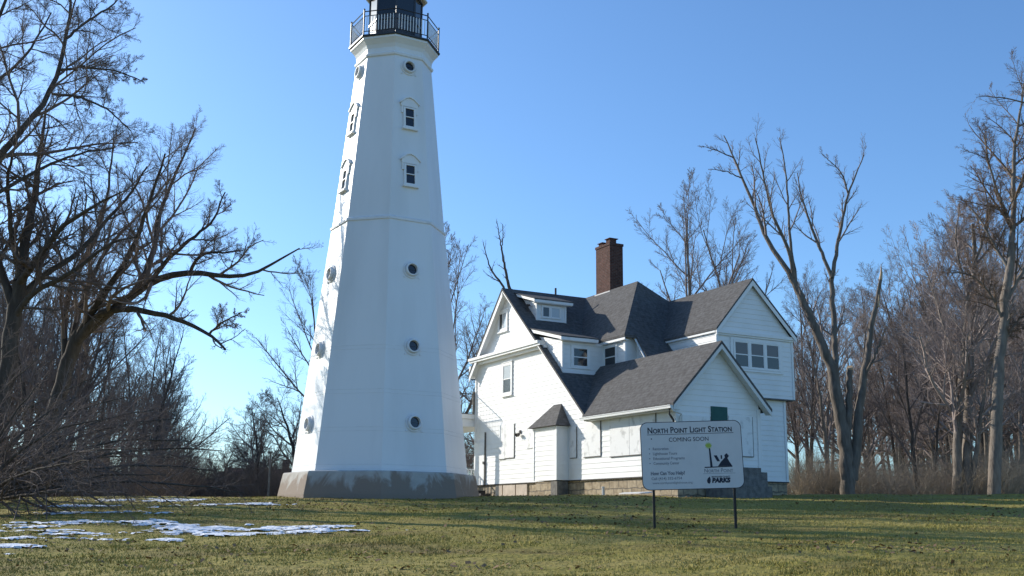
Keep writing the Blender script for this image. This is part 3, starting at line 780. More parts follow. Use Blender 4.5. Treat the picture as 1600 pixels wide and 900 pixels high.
    b.box((-20.2, -1.62, pz), (-16.20, 1.2, pz + .16)); b.box((-20.1, -1.5, pz + .162), (-16.26, 1.2, pz + .38)); b.box((-20.25, -1.68, pz + .382), (-16.19, 1.2, pz + .60))
    po = b.build('balcony', 'trim', root)
    b = mb()
    for u in (-16.35, -18.2, -20.0):
        b.tube([(u, -1.42, .95), (u, -1.42, 1.35), (u, -1.42, pz)], [.14, .12, .10], 12)
    b.box((-20.2, -1.55, .7), (-16.22, 1.2, 1.5))
    b.build('balcony_column', 'trim', po)
    b = mb(); b.box((-20.1, -1.5, pz + .601), (-16.3, 1.1, pz + .66)); b.build('balcony_deck', 'roof_dark', po)
    b = mb()
    zt = pz + .6
    for (a, c_) in (((-16.26, -1.6), (-16.26, -.02)), ((-16.26, -1.6), (-20.1, -1.6))):
        A_ = Vector((a[0], a[1], 0)); B_ = Vector((c_[0], c_[1], 0)); L = (B_ - A_).length
        b.tube([A_ + Vector((0, 0, zt + 1.0)), B_ + Vector((0, 0, zt + 1.0))], .025, 6); b.tube([A_ + Vector((0, 0, zt + .1)), B_ + Vector((0, 0, zt + .1))], .018, 6)
        n_ = int(L / .16)
        for i in range(n_ + 1):
            p_ = A_.lerp(B_, i / n_); b.tube([p_ + Vector((0, 0, zt + (.0 if i % 10 == 0 else .1))), p_ + Vector((0, 0, zt + 1.0))], .025 if i % 10 == 0 else .010, 5)
    b.build('balcony_railing', 'metal_dark', po)
    b = mb(); b.bar((-16.24, -.1, zt), (-16.24, -.1, zt + 1.12), .09, .09); b.build('balcony_post', 'wood_grey', po)
    b = mb()
    b.box((-17.6, -1.5, 2.3), (-16.22, -1.44, 2.36)); b.box((-16.24, -1.5, 2.3), (-16.18, 1.0, 2.36))
    for i in range(14): b.box((-16.23, -1.45 + i * .18, 1.5), (-16.19, -1.40 + i * .18, 2.3))
    b.build('porch_railing', 'trim', po)
    # ---- stoop by the wing gable
    b = mb()
    b.box((.06, 1.2, .4), (.9, 3.05, 1.89)); b.box((.06, 3.052, .4), (.9, 3.33, 1.74))
    b.box((.9, 1.2, .4), (1.2, 3.0, 1.45)); b.box((1.2, 1.2, .4), (1.5, 3.0, 1.22))
    b.build('stoop', 'wood_grey', root)
    return root


keepers_house()

# a few small things along the foundation
def p_at(u, v): q = HP(u, v); return (q.x, q.y, gz(q.x, q.y))
b = MB(); b.tube([(0, 0, -.05), (0, 0, .30)], .055, 10); b.tube([(0, 0, .30), (0, 0, .34)], .07, 10)
tag(b.build('pipe', 'far_white', None, p_at(-3.95, -.55)), 'short white pipe standing in the grass by the stone foundation', 'pipe')
b = MB(); b.prism([(-.9, 0, .06), (.9, 0, .06), (.9, .22, .10), (-.9, .22, .10)], (0, 0, .03))
tag(b.build('plank', 'far_white', None, p_at(-1.3, -1.0), HA), 'white plank lying on the grass near the foundation left of the sign post', 'plank')
b = MB(); b.box((-.35, -.3, 0), (.35, .3, .34)); b.box((-.38, -.33, .341), (.38, .33, .37)); b.box((.5, -.2, 0), (.9, .3, .22))
tag(b.build('window_well', 'metal_dark', None, p_at(-14.9, -.55), HA), 'low dark cellar hatch between lighthouse base and house wall', 'hatch')


# ------------------------------------------------------------------ sign
def text_mesh(body, size, weight=0.0, smallcaps=False, shear=0.0):
    c = bpy.data.curves.new('t', 'FONT'); c.body = body; c.size = size; c.offset = weight; c.extrude = .0015; c.shear = shear
    c.align_x = 'CENTER'; c.resolution_u = 3; c.small_caps_scale = .76
    if smallcaps:
        for i in range(len(body)): c.body_format[i].use_small_caps = True
    o = bpy.data.objects.new('t', c); COL.objects.link(o)
    dg = bpy.context.evaluated_depsgraph_get(); me = bpy.data.meshes.new_from_object(o.evaluated_get(dg))
    bpy.data.objects.remove(o); bpy.data.curves.remove(c)
    return me


def sign():
    P = at(1081, 711, 24.0)
    W, H = 2.20, 1.47
    root = empty('information_sign', (P.x, P.y, gz(P.x, P.y)), math.radians(-3), 'white information sign with rounded corners on two black posts in the lawn', 'sign')
    hz = P.z - gz(P.x, P.y)
    tilt = math.radians(1.9)      # the board hangs a little crooked

    def M(x, y, d): # board coords -> local
        c, s = math.cos(tilt), math.sin(tilt)
        return (x * c - y * s, -d, hz + x * s + y * c)
    def rr(w, h, r, n=8):
        pts = []
        for (cx, cy, a0) in ((w / 2 - r, h / 2 - r, 0), (-w / 2 + r, h / 2 - r, 90), (-w / 2 + r, -h / 2 + r, 180), (w / 2 - r, -h / 2 + r, 270)):
            for i in range(n + 1):
                a = math.radians(a0 + 90 * i / n); pts.append((cx + r * math.cos(a), cy + r * math.sin(a)))
        return pts
    b = MB(); b.prism([M(x, y, 0) for x, y in rr(W, H, .16)], (0, .04, 0)); pan = b.build('panel', 'sign_border', root)
    b = MB(); b.prism([M(x, y, .0) for x, y in rr(W - .03, H - .03, .15)], (0, -.004, 0)); b.build('panel_face', 'sign_face', pan)
    for x in (-.84, .90):
        b = MB(); b.bar((x + .015, .07, -.3), (x - .01, .07, hz + .45), .105, .05); b.build('post', 'post', root)
    D = .0052

    def put(body, size, x, y, wd=None, mt='ink', weight=0.0, sc=False, align='C', shear=0.0, name='lettering'):
        me = text_mesh(body, size, weight, sc, shear)
        v = np.empty(len(me.vertices) * 3, np.float32); me.vertices.foreach_get('co', v); v = v.reshape(-1, 3)
        x0, x1 = v[:, 0].min(), v[:, 0].max(); cx = (x0 + x1) / 2
        sx = (wd / (x1 - x0)) if wd else 1.0
        out = []
        for p in v:
            px = (p[0] - cx) * sx + x; out.append(M(px, p[1] + y, D + p[2]))
        me.vertices.foreach_set('co', np.array(out, np.float32).ravel()); me.update(); me.materials.clear(); me.materials.append(MAT[mt])
        for pl in me.polygons: pl.material_index = 0
        return link(name, me, pan)
    put('North Point Light Station', .185, -.02, .49, 1.83, weight=.0035, sc=True)
    b = MB()
    b.prism([M(-.95, .455, D), M(.93, .455, D), M(.93, .466, D), M(-.95, .466, D)], (0, -.001, 0))
    b.build('underline', 'ink', pan)
    b = MB(); b.prism([M(-.86 + .014 * math.cos(a), .37 + .014 * math.sin(a), D) for a in np.linspace(0, 5.7, 9)], (0, -.001, 0)); b.build('bolt_head', 'ink', pan)
    put('COMING SOON', .13, -.05, .30, .86, weight=.0)
    for i, (t, wd) in enumerate((('Restoration', .34), ('Lighthouse Tours', .52), ('Educational Programs', .68), ('Community Center', .56))):
        y = .125 - i * .105
        put(t, .085, -.90 + wd / 2 + .06, y, wd, 'ink_faded', .001)
        b = MB(); b.prism([M(-.915 + .013 * math.cos(a), y + .03 + .013 * math.sin(a), D) for a in np.linspace(0, 5.7, 9)], (0, -.001, 0)); b.build('bullet', 'ink_faded', pan)
    put('How Can You Help?', .10, -.54, -.41, .74, 'ink_faded', .005)
    put('Call (414) 332-6754', .08, -.57, -.515, .66, 'ink_faded', .001)
    put('www.northpointlighthouse.org', .07, -.45, -.605, .86, 'ink_faded', .0)
    # emblem: tower, keeper's house roofs and ground line, green beam
    g = MB()
    def pl(pts, mbb=g): mbb.prism([M(x, y, D) for x, y in pts], (0, -.001, 0))
    pl([(.385, -.27), (.435, -.27), (.405, .14), (.375, .14)]); pl([(.26, -.285), (.86, -.275), (.86, -.255), (.26, -.262)])
    pl([(.55, -.255), (.86, -.255), (.80, -.16), (.76, -.08), (.70, -.08), (.62, -.16)]); pl([(.47, -.02), (.54, -.02), (.60, -.15), (.54, -.15)])
    pl([(.62, -.02), (.65, -.02), (.65, -.10), (.62, -.10)]); pl([(.70, -.02), (.75, .02), (.80, -.04), (.76, -.09), (.71, -.09)])
    g.build('emblem', 'ink', pan)
    g2 = MB()
    for k in range(6):
        a = math.radians(k * 30); dx, dy = .07 * math.cos(a), .07 * math.sin(a); nx_, ny_ = -.007 * math.sin(a), .012 * math.cos(a)
        g2.prism([M(.37 - dx - nx_, .195 - dy - ny_, D + .0003 * k), M(.37 + dx - nx_, .195 + dy - ny_, D + .0003 * k), M(.37 + dx + nx_, .195 + dy + ny_, D + .0003 * k), M(.37 - dx + nx_, .195 - dy + ny_, D + .0003 * k)], (0, -.0002, 0))
    g2.build('emblem_beam', 'ink_green', pan)
    put('North Point', .12, .56, -.385, .62, 'ink_faded', .001, sc=True)
    g3 = MB(); pl([(.22, -.405), (.92, -.405), (.92, -.412), (.22, -.412)], g3); g3.build('underline', 'ink_faded', pan)
    put('PARKS', .13, .60, -.60, .40, 'ink', .009, shear=.15)
    put('MILWAUKEE COUNTY', .042, .60, -.495, .40, 'ink', .001)
    g4 = MB(); pl([(.30, -.60), (.34, -.63), (.37, -.59), (.375, -.53), (.36, -.47), (.32, -.50), (.295, -.55)], g4); g4.build('leaf_logo', 'ink', pan)


sign()


# ------------------------------------------------------------------ trees
def tubes(P, R, sides):
    """P (B,n,3), R (B,n) -> verts, quads"""
    B, n, _ = P.shape
    T = np.empty_like(P); T[:, 1:-1] = P[:, 2:] - P[:, :-2]; T[:, 0] = P[:, 1] - P[:, 0]; T[:, -1] = P[:, -1] - P[:, -2]
    T /= np.linalg.norm(T, axis=2, keepdims=True) + 1e-9
    m_ = T.mean(1); ref = np.where(np.abs(m_[:, 2:3]) < .85, np.array([[0, 0, 1.]]), np.array([[1., 0, 0]]))[:, None, :]
    A = np.cross(T, ref); A /= np.linalg.norm(A, axis=2, keepdims=True) + 1e-9; C = np.cross(T, A)
    a = np.arange(sides) * 2 * np.pi / sides
    V = P[:, :, None, :] + R[:, :, None, None] * (A[:, :, None, :] * np.cos(a)[None, None, :, None] + C[:, :, None, :] * np.sin(a)[None, None, :, None])
    idx = np.arange(B * n * sides).reshape(B, n, sides)
    q = np.stack([idx[:, :-1], np.roll(idx, -1, 2)[:, :-1], np.roll(idx, -1, 2)[:, 1:], idx[:, 1:]], -1).reshape(-1, 4)
    return V.reshape(-1, 3), q


def grow(P, R, k, ratio, ang, tmin, npts, up, wander, rg, rr=.62, rmin=.004, lmin=0.0, lmax=1e9, shape=.6):
    B, n, _ = P.shape
    seg = np.linalg.norm(np.diff(P, axis=1), axis=2); L = seg.sum(1)
    t = (np.linspace(tmin, .97, k)[None, :] + rg.uniform(-.5, .5, (B, k)) * (1 - tmin) / k).clip(tmin * .9, .99)
    f = t * (n - 1); i0 = np.minimum(f.astype(int), n - 2); fr = (f - i0)[..., None]
    bi = np.arange(B)[:, None]
    pos = P[bi, i0] * (1 - fr) + P[bi, i0 + 1] * fr; rad = R[bi, i0] * (1 - fr[..., 0]) + R[bi, i0 + 1] * fr[..., 0]
    T = P[bi, i0 + 1] - P[bi, i0]; T /= np.linalg.norm(T, axis=2, keepdims=True) + 1e-9
    az = np.arange(k)[None, :] * 2.399 + rg.uniform(0, 6.283, (B, 1)) + rg.normal(0, .5, (B, k))
    ref = np.where(np.abs(T[..., 2:3]) < .9, np.array([0, 0, 1.]), np.array([1., 0, 0]))
    X = np.cross(T, ref); X /= np.linalg.norm(X, axis=2, keepdims=True) + 1e-9; Yv = np.cross(T, X)
    an = np.radians(ang) * rg.uniform(.65, 1.3, (B, k))[..., None]
    d = T * np.cos(an) + (X * np.cos(az)[..., None] + Yv * np.sin(az)[..., None]) * np.sin(an)
    Lc = (L[:, None] * ratio * (1 - shape * (t - tmin) / (1 - tmin + 1e-6)) * rg.uniform(.6, 1.25, (B, k))).clip(lmin, lmax)
    d = d.reshape(-1, 3); pos = pos.reshape(-1, 3); Lc = Lc.reshape(-1); r0 = np.maximum((rad * rr).reshape(-1), rmin)
    r0 = np.minimum(r0, Lc * .035 + rmin)
    M = len(d); out = np.empty((M, npts, 3)); out[:, 0] = pos; st = (Lc / (npts - 1))[:, None]
    for j in range(1, npts):
        d = d + rg.normal(0, wander, d.shape); d[:, 2] += up; d /= np.linalg.norm(d, axis=1, keepdims=True)
        out[:, j] = out[:, j - 1] + d * st
    Rr = np.maximum(r0[:, None] * np.linspace(1, .28, npts)[None, :], rmin * .55)
    return out, Rr


def make_crown(P, R, rg, spec, fine=.0045):
    """spec: list of (k, ratio, ang, tmin, npts, up, wander, sides)"""
    Vs, Qs, off = [], [], 0
    levels = []
    for (k, ratio, ang, tmin, npts, up, wd, sides) in spec:
        P, R = grow(P, R, k, ratio, ang, tmin, npts, up, wd, rg, rmin=fine)
        levels.append((P, R))
        V, Q = tubes(P, R, sides); Vs.append(V); Qs.append(Q + off); off += len(V)
    return np.concatenate(Vs), np.concatenate(Qs), levels


def polyline(pts, n):
    pts = np.array([list(p) for p in pts], float); s = np.r_[0, np.cumsum(np.linalg.norm(np.diff(pts, axis=0), axis=1))]
    q = np.linspace(0, s[-1], n)
    # catmull-like smoothing through linear interp + light blur
    o = np.stack([np.interp(q, s, pts[:, i]) for i in range(3)], 1)
    for _ in range(2): o[1:-1] = o[1:-1] * .5 + (o[:-2] + o[2:]) * .25
    return o


def proto(seed, H, kind, r0, fine=.0052):
    rg = np.random.default_rng(seed)
    n = 12
    z = np.linspace(0, 1, n); P = np.zeros((1, n, 3))
    bend = rg.normal(0, .05 * H, 2)
    P[0, :, 2] = z * H * (.86 if kind != 'wide' else .62); P[0, :, 0] = bend[0] * z ** 2 + np.cumsum(rg.normal(0, .006 * H, n)) * z; P[0, :, 1] = bend[1] * z ** 2 + np.cumsum(rg.normal(0, .006 * H, n)) * z
    R = (r0 * (1.0 - .88 * z ** .8))[None]; R[0, 0] *= 1.25
    P[0, 0, 2] = -.25
    tv, tq = tubes(P, R, 9)
    if kind == 'wide':
        spec = [(12, .62, 46, .22, 8, .07, .10, 5), (9, .52, 40, .18, 6, .05, .11, 4), (8, .54, 40, .15, 5, .05, .12, 3), (8, .62, 38, .12, 4, .04, .12, 3)]
    elif kind == 'vase':
        spec = [(12, .50, 30, .22, 8, .06, .07, 5), (8, .42, 32, .22, 6, .06, .09, 4), (8, .50, 34, .15, 5, .06, .11, 3), (8, .66, 36, .12, 4, .04, .12, 3)]
    else:
        spec = [(14, .34, 42, .30, 7, .08, .09, 5), (7, .50, 38, .2, 5, .06, .11, 4), (8, .56, 38, .15, 4, .05, .12, 3), (7, .66, 36, .12, 4, .03, .12, 3)]
    V, Q, _ = make_crown(P, R, rg, spec, fine)
    return (raw_mesh('trunk', tv, tq, ['bark'], True), raw_mesh('crown', V, Q, ['twig'], False))


PROTO = [proto(101, 17, 'wide', .30), proto(102, 19, 'vase', .26, .0066), proto(103, 18, 'slim', .20), proto(104, 16, 'vase', .24, .0066), proto(105, 15, 'slim', .15), proto(106, 18, 'wide', .27), proto(107, 17, 'slim', .17), proto(108, 17, 'wide', .34, .010), proto(109, 19, 'vase', .26, .0085), proto(110, 18, 'wide', .28, .0070)]


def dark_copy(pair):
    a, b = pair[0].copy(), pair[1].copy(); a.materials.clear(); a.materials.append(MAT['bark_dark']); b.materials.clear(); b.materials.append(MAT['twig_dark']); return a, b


PROTO_D = [dark_copy(p) for p in PROTO]


def tree(k, x, y, h, rz, label, group=None, dark=False, tilt=0.0, cat='tree'):
    tm, cm = (PROTO_D if dark else PROTO)[k]
    H0 = (17, 19, 18, 16, 15, 18, 17, 17, 19, 18)[k]; s = h / H0
    r = empty('bare_tree', (x, y, gz(x, y) - .05), rz, label, cat, group); r.scale = (s, s, s); r.rotation_euler[1] = tilt
    link('trunk', tm, r); link('crown', cm, r)
    return r


def px_tree(k, px, top, Y, rz, label, group=None, dark=False, tilt=0.0):
    p = at(px, 780, Y); x = p.x; t = at(px, top, Y)
    return tree(k, x, Y, t.z - gz(x, Y), rz, label, group, dark, tilt)


def guided(name, label, limbs, trunk_ids, spec, seed, mats=('bark_dark', 'twig_dark'), extra=None, fine=.0045, base=None):
    """limbs: list of (points3D, r0, r1, grow?)"""
    rg = np.random.default_rng(seed)
    b0 = limbs[0][0][0] if base is None else base
    o3 = Vector((b0[0], b0[1], gz(b0[0], b0[1])))
    root = empty(name, o3, 0, label, 'tree')
    tv, tq, off = [], [], 0; Pl, Rl, P2, R2 = [], [], [], []
    for (pts, r0, r1, gr) in limbs:
        n = 18; P = polyline(pts, n)[None] - np.array(o3)
        P[0, 1:-1] += rg.normal(0, .10 * r1 + .012, (n - 2, 3))
        R = np.linspace(r0, r1, n)[None] * .88
        V, Q = tubes(P, R, 10); tv.append(V); tq.append(Q + off); off += len(V)
        if gr == 1: Pl.append(P); Rl.append(R)
        elif gr == 2: P2.append(P); R2.append(R)
    link('trunk', raw_mesh('trunk', np.concatenate(tv), np.concatenate(tq), [mats[0]], True), root)
    V, Q, _ = make_crown(np.concatenate(Pl), np.concatenate(Rl), rg, spec, fine)
    if P2:
        sp = [(6, .30, 42, .30, 8, .05, .16, 5), (5, .50, 42, .2, 6, .05, .15, 4), (6, .55, 40, .15, 5, .04, .14, 3), (6, .66, 36, .1, 4, .03, .12, 3)]
        V2, Q2, _ = make_crown(np.concatenate(P2), np.concatenate(R2), rg, sp, fine)
        Q = np.concatenate([Q, Q2 + len(V)]); V = np.concatenate([V, V2])
    link('crown', raw_mesh('crown', V, Q, [mats[1]]), root)
    return root


def G(Y, pts, dy=0.0):
    """photo outline of a limb at distance Y, drifting dy metres in depth along its length"""
    n = len(pts); return [at(x, y, Y + dy * i / max(n - 1, 1)) for i, (x, y) in enumerate(pts)]


SPEC_L = [(11, .42, 48, .12, 8, .05, .13, 5), (9, .48, 42, .15, 6, .05, .14, 4), (8, .52, 40, .12, 5, .04, .14, 3), (6, .62, 38, .10, 4, .03, .14, 3)]
# the great spreading tree left of the tower
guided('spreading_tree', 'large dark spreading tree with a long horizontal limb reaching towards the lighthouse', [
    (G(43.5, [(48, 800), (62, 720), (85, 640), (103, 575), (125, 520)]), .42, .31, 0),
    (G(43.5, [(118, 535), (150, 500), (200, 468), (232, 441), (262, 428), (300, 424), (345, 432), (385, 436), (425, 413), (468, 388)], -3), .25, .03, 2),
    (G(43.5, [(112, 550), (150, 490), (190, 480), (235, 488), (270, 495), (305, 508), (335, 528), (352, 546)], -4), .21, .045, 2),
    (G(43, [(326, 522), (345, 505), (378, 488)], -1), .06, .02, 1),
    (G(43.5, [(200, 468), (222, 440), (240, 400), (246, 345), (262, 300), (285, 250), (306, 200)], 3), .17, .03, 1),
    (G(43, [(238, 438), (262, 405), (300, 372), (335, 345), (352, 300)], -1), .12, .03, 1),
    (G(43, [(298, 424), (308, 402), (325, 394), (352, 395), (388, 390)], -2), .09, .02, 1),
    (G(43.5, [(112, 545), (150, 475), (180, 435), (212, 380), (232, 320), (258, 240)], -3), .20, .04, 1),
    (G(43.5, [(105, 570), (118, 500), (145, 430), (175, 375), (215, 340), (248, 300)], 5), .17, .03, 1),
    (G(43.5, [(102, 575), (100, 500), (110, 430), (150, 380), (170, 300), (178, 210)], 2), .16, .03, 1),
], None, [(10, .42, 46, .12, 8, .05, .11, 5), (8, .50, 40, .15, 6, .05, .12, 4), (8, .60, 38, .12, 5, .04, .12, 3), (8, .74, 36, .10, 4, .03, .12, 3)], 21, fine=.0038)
guided('forked_tree', 'tall dark forked tree at the left edge of the photo with near vertical stems', [
    (G(39, [(-12, 815), (-5, 700), (8, 600), (20, 500), (30, 440)]), .42, .28, 0),
    (G(39, [(30, 440), (42, 370), (55, 300), (62, 240), (72, 170)], 2), .24, .04, 1),
    (G(39, [(26, 450), (60, 400), (100, 350), (150, 320), (190, 300)], -3), .17, .03, 1),
    (G(39, [(26, 470), (70, 425), (120, 400), (160, 350), (200, 310), (230, 260)], 3), .16, .03, 1),
    (G(39, [(22, 480), (0, 420), (-20, 340), (-15, 250)], 1), .2, .04, 1),
    (G(39, [(20, 500), (50, 455), (110, 430), (170, 380), (215, 370)], -2), .14, .03, 1),
    (G(39, [(32, 440), (18, 360), (10, 280), (30, 200)], -2), .14, .03, 1),
], None, SPEC_L, 22, fine=.0040)
guided('overhanging_tree', 'tall dark tree rooted beyond the left edge with a slanting limb at the top left', [
    (G(36, [(-190, 830), (-180, 650), (-150, 480), (-100, 370), (-40, 300)]), .45, .24, 0),
    (G(36, [(-60, 315), (0, 243), (40, 195), (82, 147), (98, 85), (112, 20), (105, -60)], 2), .16, .035, 1),
    (G(36, [(82, 147), (120, 150), (165, 168), (205, 205)], -2), .06, .02, 1),
    (G(36, [(92, 110), (130, 105), (180, 110), (225, 128)], 2), .06, .02, 1),
    (G(36, [(104, 60), (140, 30), (175, 10), (200, -20)], 1), .06, .02, 1),
    (G(36, [(-120, 420), (-80, 260), (-40, 120), (0, 20), (30, -60)], -2), .17, .04, 1),
    (G(36, [(-60, 200), (-10, 130), (40, 90), (80, 20)], 2), .09, .03, 1),
    (G(36, [(-60, 320), (0, 300), (60, 265), (120, 240), (180, 230)], 3), .10, .03, 1),
], None, [(11, .45, 50, .12, 8, .03, .12, 4), (9, .48, 42, .15, 6, .03, .14, 4), (8, .60, 40, .12, 5, .03, .13, 3), (7, .72, 38, .12, 4, .02, .13, 3)], 23, fine=.0042)

# low sweeping branches at the left edge
rg = np.random.default_rng(31)
lim = []
bx0 = at(-60, 815, 29)
bb = Vector((bx0.x, bx0.y, gz(bx0.x, bx0.y) - .05))
for (ex, ey, eY, hump) in ((260, 742, 27, .5), (330, 735, 31, .9), (220, 700, 26, .8), (300, 690, 32, 1.2), (160, 655, 28, 1.0), (240, 640, 33, 1.0), (120, 620, 31, .9), (380, 770, 29, .8), (190, 770, 25, .3), (60, 600, 29, .6), (290, 655, 34, 1.2), (140, 720, 24.5, .5), (350, 705, 33, 1.1)):
    e = at(ex, ey, eY); pts = []
    for t in np.linspace(0, 1, 7):
        p = bb.lerp(e, float(t)); p.z += hump * math.sin(math.pi * t) * .6 + .25 * (1 - t); pts.append(p)
    lim.append((pts, .075 if hump > .5 else .06, .014, 1))
lim.insert(0, ([bb + Vector((-.3, 0, -.1)), bb + Vector((-.1, 0, .25)), bb + Vector((0, 0, .5))], .35, .22, 0))
guided('sweeping_shrub', 'dark leafless shrub with long low branches sweeping right over the snow', lim, None,
       [(12, .38, 38, .15, 7, .0, .12, 4), (9, .50, 38, .12, 5, .0, .14, 3), (6, .55, 38, .1, 4, .0, .14, 3)], 33, fine=.0040)
lim = []
bx0 = at(-150, 800, 36); bb = Vector((bx0.x, bx0.y, gz(bx0.x, bx0.y) - .05))
lim.append(([bb + Vector((-.3, 0, -.1)), bb + Vector((-.1, 0, .3)), bb + Vector((0, 0, .6))], .35, .22, 0))
for (ex, ey, eY, hump) in ((60, 560, 36, .7), (150, 590, 38, 1.0), (200, 620, 35, 1.0), (110, 650, 34, .8), (240, 660, 39, 1.2), (20, 520, 36, .5), (170, 690, 36, .9), (270, 715, 38, 1.0), (80, 700, 34, .6)):
    e = at(ex, ey, eY); pts = []
    for t in np.linspace(0, 1, 7):
        p = bb.lerp(e, float(t)); p.z += hump * math.sin(math.pi * t) * .6; pts.append(p)
    lim.append((pts, .08, .014, 1))
guided('arching_shrub', 'tangled leafless shrub with upward arching stems behind the low sweeping branches', lim, None,
       [(12, .38, 40, .15, 7, .02, .12, 4), (9, .50, 40, .12, 5, .01, .14, 3), (6, .55, 38, .1, 4, .0, .14, 3)], 34, fine=.0045)

# the storm-broken tree right of the house
SPEC_R = [(8, .34, 34, .25, 7, .07, .09, 4), (7, .48, 36, .2, 5, .06, .10, 3), (6, .56, 36, .15, 4, .05, .10, 3)]
Yb = 52
bt = guided('broken_tree', 'multi stemmed bare tree with a sawn stub and a snapped top right of the house', [
    (G(Yb, [(1326, 778), (1322, 720), (1314, 650), (1305, 600), (1300, 570)]), .40, .30, 0),
    (G(Yb, [(1300, 575), (1285, 540), (1268, 500), (1252, 465), (1234, 427)]), .27, .17, 1),
    (G(Yb, [(1234, 427), (1212, 395), (1193, 366), (1176, 312), (1159, 278), (1146, 245), (1131, 212)], 2), .15, .03, 1),
    (G(Yb, [(1240, 440), (1236, 400), (1222, 365), (1207, 340), (1197, 292), (1187, 247), (1180, 216)], -2), .12, .025, 1),
    (G(Yb, [(1244, 450), (1236, 390), (1231, 330), (1229, 272), (1218, 215)], 1), .10, .025, 1),
    (G(Yb, [(1306, 590), (1303, 520), (1300, 432)], 1), .17, .13, 1),
    (G(Yb, [(1300, 434), (1284, 395), (1266, 350), (1250, 300), (1246, 270)], 1), .11, .025, 1),
    (G(Yb, [(1300, 434), (1308, 385), (1317, 341), (1325, 302), (1337, 274), (1350, 242)], 0), .12, .025, 1),
    (G(Yb, [(1325, 302), (1318, 275), (1308, 262), (1284, 240)], 0), .05, .015, 1),
    (G(Yb, [(1322, 715), (1326, 650), (1327, 600), (1328, 577)]), .22, .16, 0),
    (G(Yb, [(1332, 750), (1340, 680), (1343, 630), (1350, 590), (1358, 540), (1366, 490), (1376, 436)]), .30, .09, 0),
    (G(Yb, [(1350, 592), (1362, 565), (1376, 535), (1384, 510)], -1), .08, .03, 1),
    (G(Yb, [(1159, 278), (1135, 268), (1112, 264)]), .04, .015, 1), (G(Yb, [(1147, 247), (1120, 235), (1097, 228)]), .04, .015, 1),
], None, SPEC_R, 41, mats=('bark', 'twig'), fine=.006)
o3 = bt.location; ct = MB()
p = at(1328, 576, Yb) - o3; q = at(1322, 571, Yb) - o3
ct.tube([p, p + Vector((-.03, -.05, .05))], [.165, .15], 12); 
ct.build('cut_wood', 'cut_wood', bt); ct = MB()
p = at(1376, 437, Yb) - o3; ct.tube([p, p + Vector((.05, -.02, .35)), p + Vector((.06, 0, .75))], [.09, .06, .01], 8)
ct.build('cut_wood', 'cut_wood', bt); ct = MB()
p = at(1370, 480, Yb) - o3; ct.tube([p + Vector((.05, -.08, 0)), p + Vector((.1, -.1, .6))], [.06, .02], 8)
ct.build('cut_wood', 'cut_wood', bt)

# the two big trunks at the right edge
guided('twin_trunk_tree', 'tall bare tree of close twin trunks between the broken tree and the right edge', [
    (G(54, [(1494, 778), (1496, 700), (1500, 620), (1506, 560), (1510, 500), (1516, 440)]), .27, .14, 1),
    (G(54, [(1508, 778), (1512, 680), (1515, 600), (1518, 500), (1524, 420), (1520, 350)], 1), .30, .10, 1),
    (G(54, [(1516, 775), (1526, 700), (1534, 640), (1540, 590), (1560, 540)], -1), .16, .05, 1),
    (G(54, [(1500, 635), (1490, 570), (1478, 520), (1462, 470), (1448, 425)], 1), .11, .03, 1),
    (G(54, [(1520, 420), (1538, 370), (1545, 320), (1532, 270)], 1), .09, .03, 1),
    (G(54, [(1516, 470), (1500, 420), (1492, 370), (1500, 320)], 1), .08, .03, 1),
], None, [(12, .36, 42, .25, 7, .05, .10, 4), (9, .50, 40, .15, 5, .05, .11, 3), (8, .54, 38, .15, 4, .04, .12, 3), (6, .62, 36, .15, 4, .04, .12, 3)], 42, mats=('bark', 'twig'), fine=.0048)
guided('edge_tree', 'tall thick bare tree nearest the right edge with its crown leaving the frame', [
    (G(52, [(1553, 780), (1556, 680), (1560, 600), (1566, 520), (1572, 450), (1582, 380)]), .34, .20, 0),
    (G(52, [(1578, 400), (1585, 330), (1582, 260), (1590, 200), (1600, 130)], 1), .17, .04, 1),
    (G(52, [(1576, 420), (1552, 380), (1530, 340), (1512, 320)], 1), .10, .03, 1),
    (G(52, [(1584, 360), (1562, 310), (1545, 260), (1538, 210)], -1), .10, .03, 1),
    (G(52, [(1572, 470), (1600, 420), (1630, 360), (1640, 280)], 1), .12, .03, 1),
    (G(52, [(1568, 500), (1545, 455), (1520, 430), (1490, 425)], -1), .09, .02, 1),
    (G(52, [(1590, 300), (1620, 240), (1640, 160)], 1), .09, .03, 1),
    (G(52, [(1566, 540), (1590, 500), (1620, 480)], 1), .08, .03, 1),
], None, [(14, .46, 46, .12, 7, .05, .10, 4), (9, .50, 40, .15, 5, .04, .11, 3), (8, .54, 38, .15, 4, .02, .12, 3), (6, .62, 36, .15, 4, .01, .12, 3)], 43, mats=('bark', 'twig_tan'), fine=.005)
guided('drooping_tree', 'bare tree beyond the right edge whose arching twigs droop into the top right', [
    (G(44, [(1750, 800), (1745, 600), (1735, 400), (1710, 260)]), .35, .2, 0),
    (G(44, [(1710, 270), (1670, 200), (1630, 168), (1595, 158), (1560, 150), (1525, 152)], 1), .10, .012, 1),
    (G(44, [(1700, 250), (1660, 170), (1620, 135), (1580, 128)], -1), .09, .012, 1),
    (G(44, [(1712, 290), (1680, 240), (1630, 205), (1580, 190)], 1), .09, .012, 1),
], None, [(10, .28, 30, .25, 6, -.03, .10, 3), (6, .5, 34, .15, 4, -.02, .12, 3), (4, .5, 36, .15, 4, -.02, .12, 3)], 44, mats=('bark', 'twig_tan'), fine=.005)

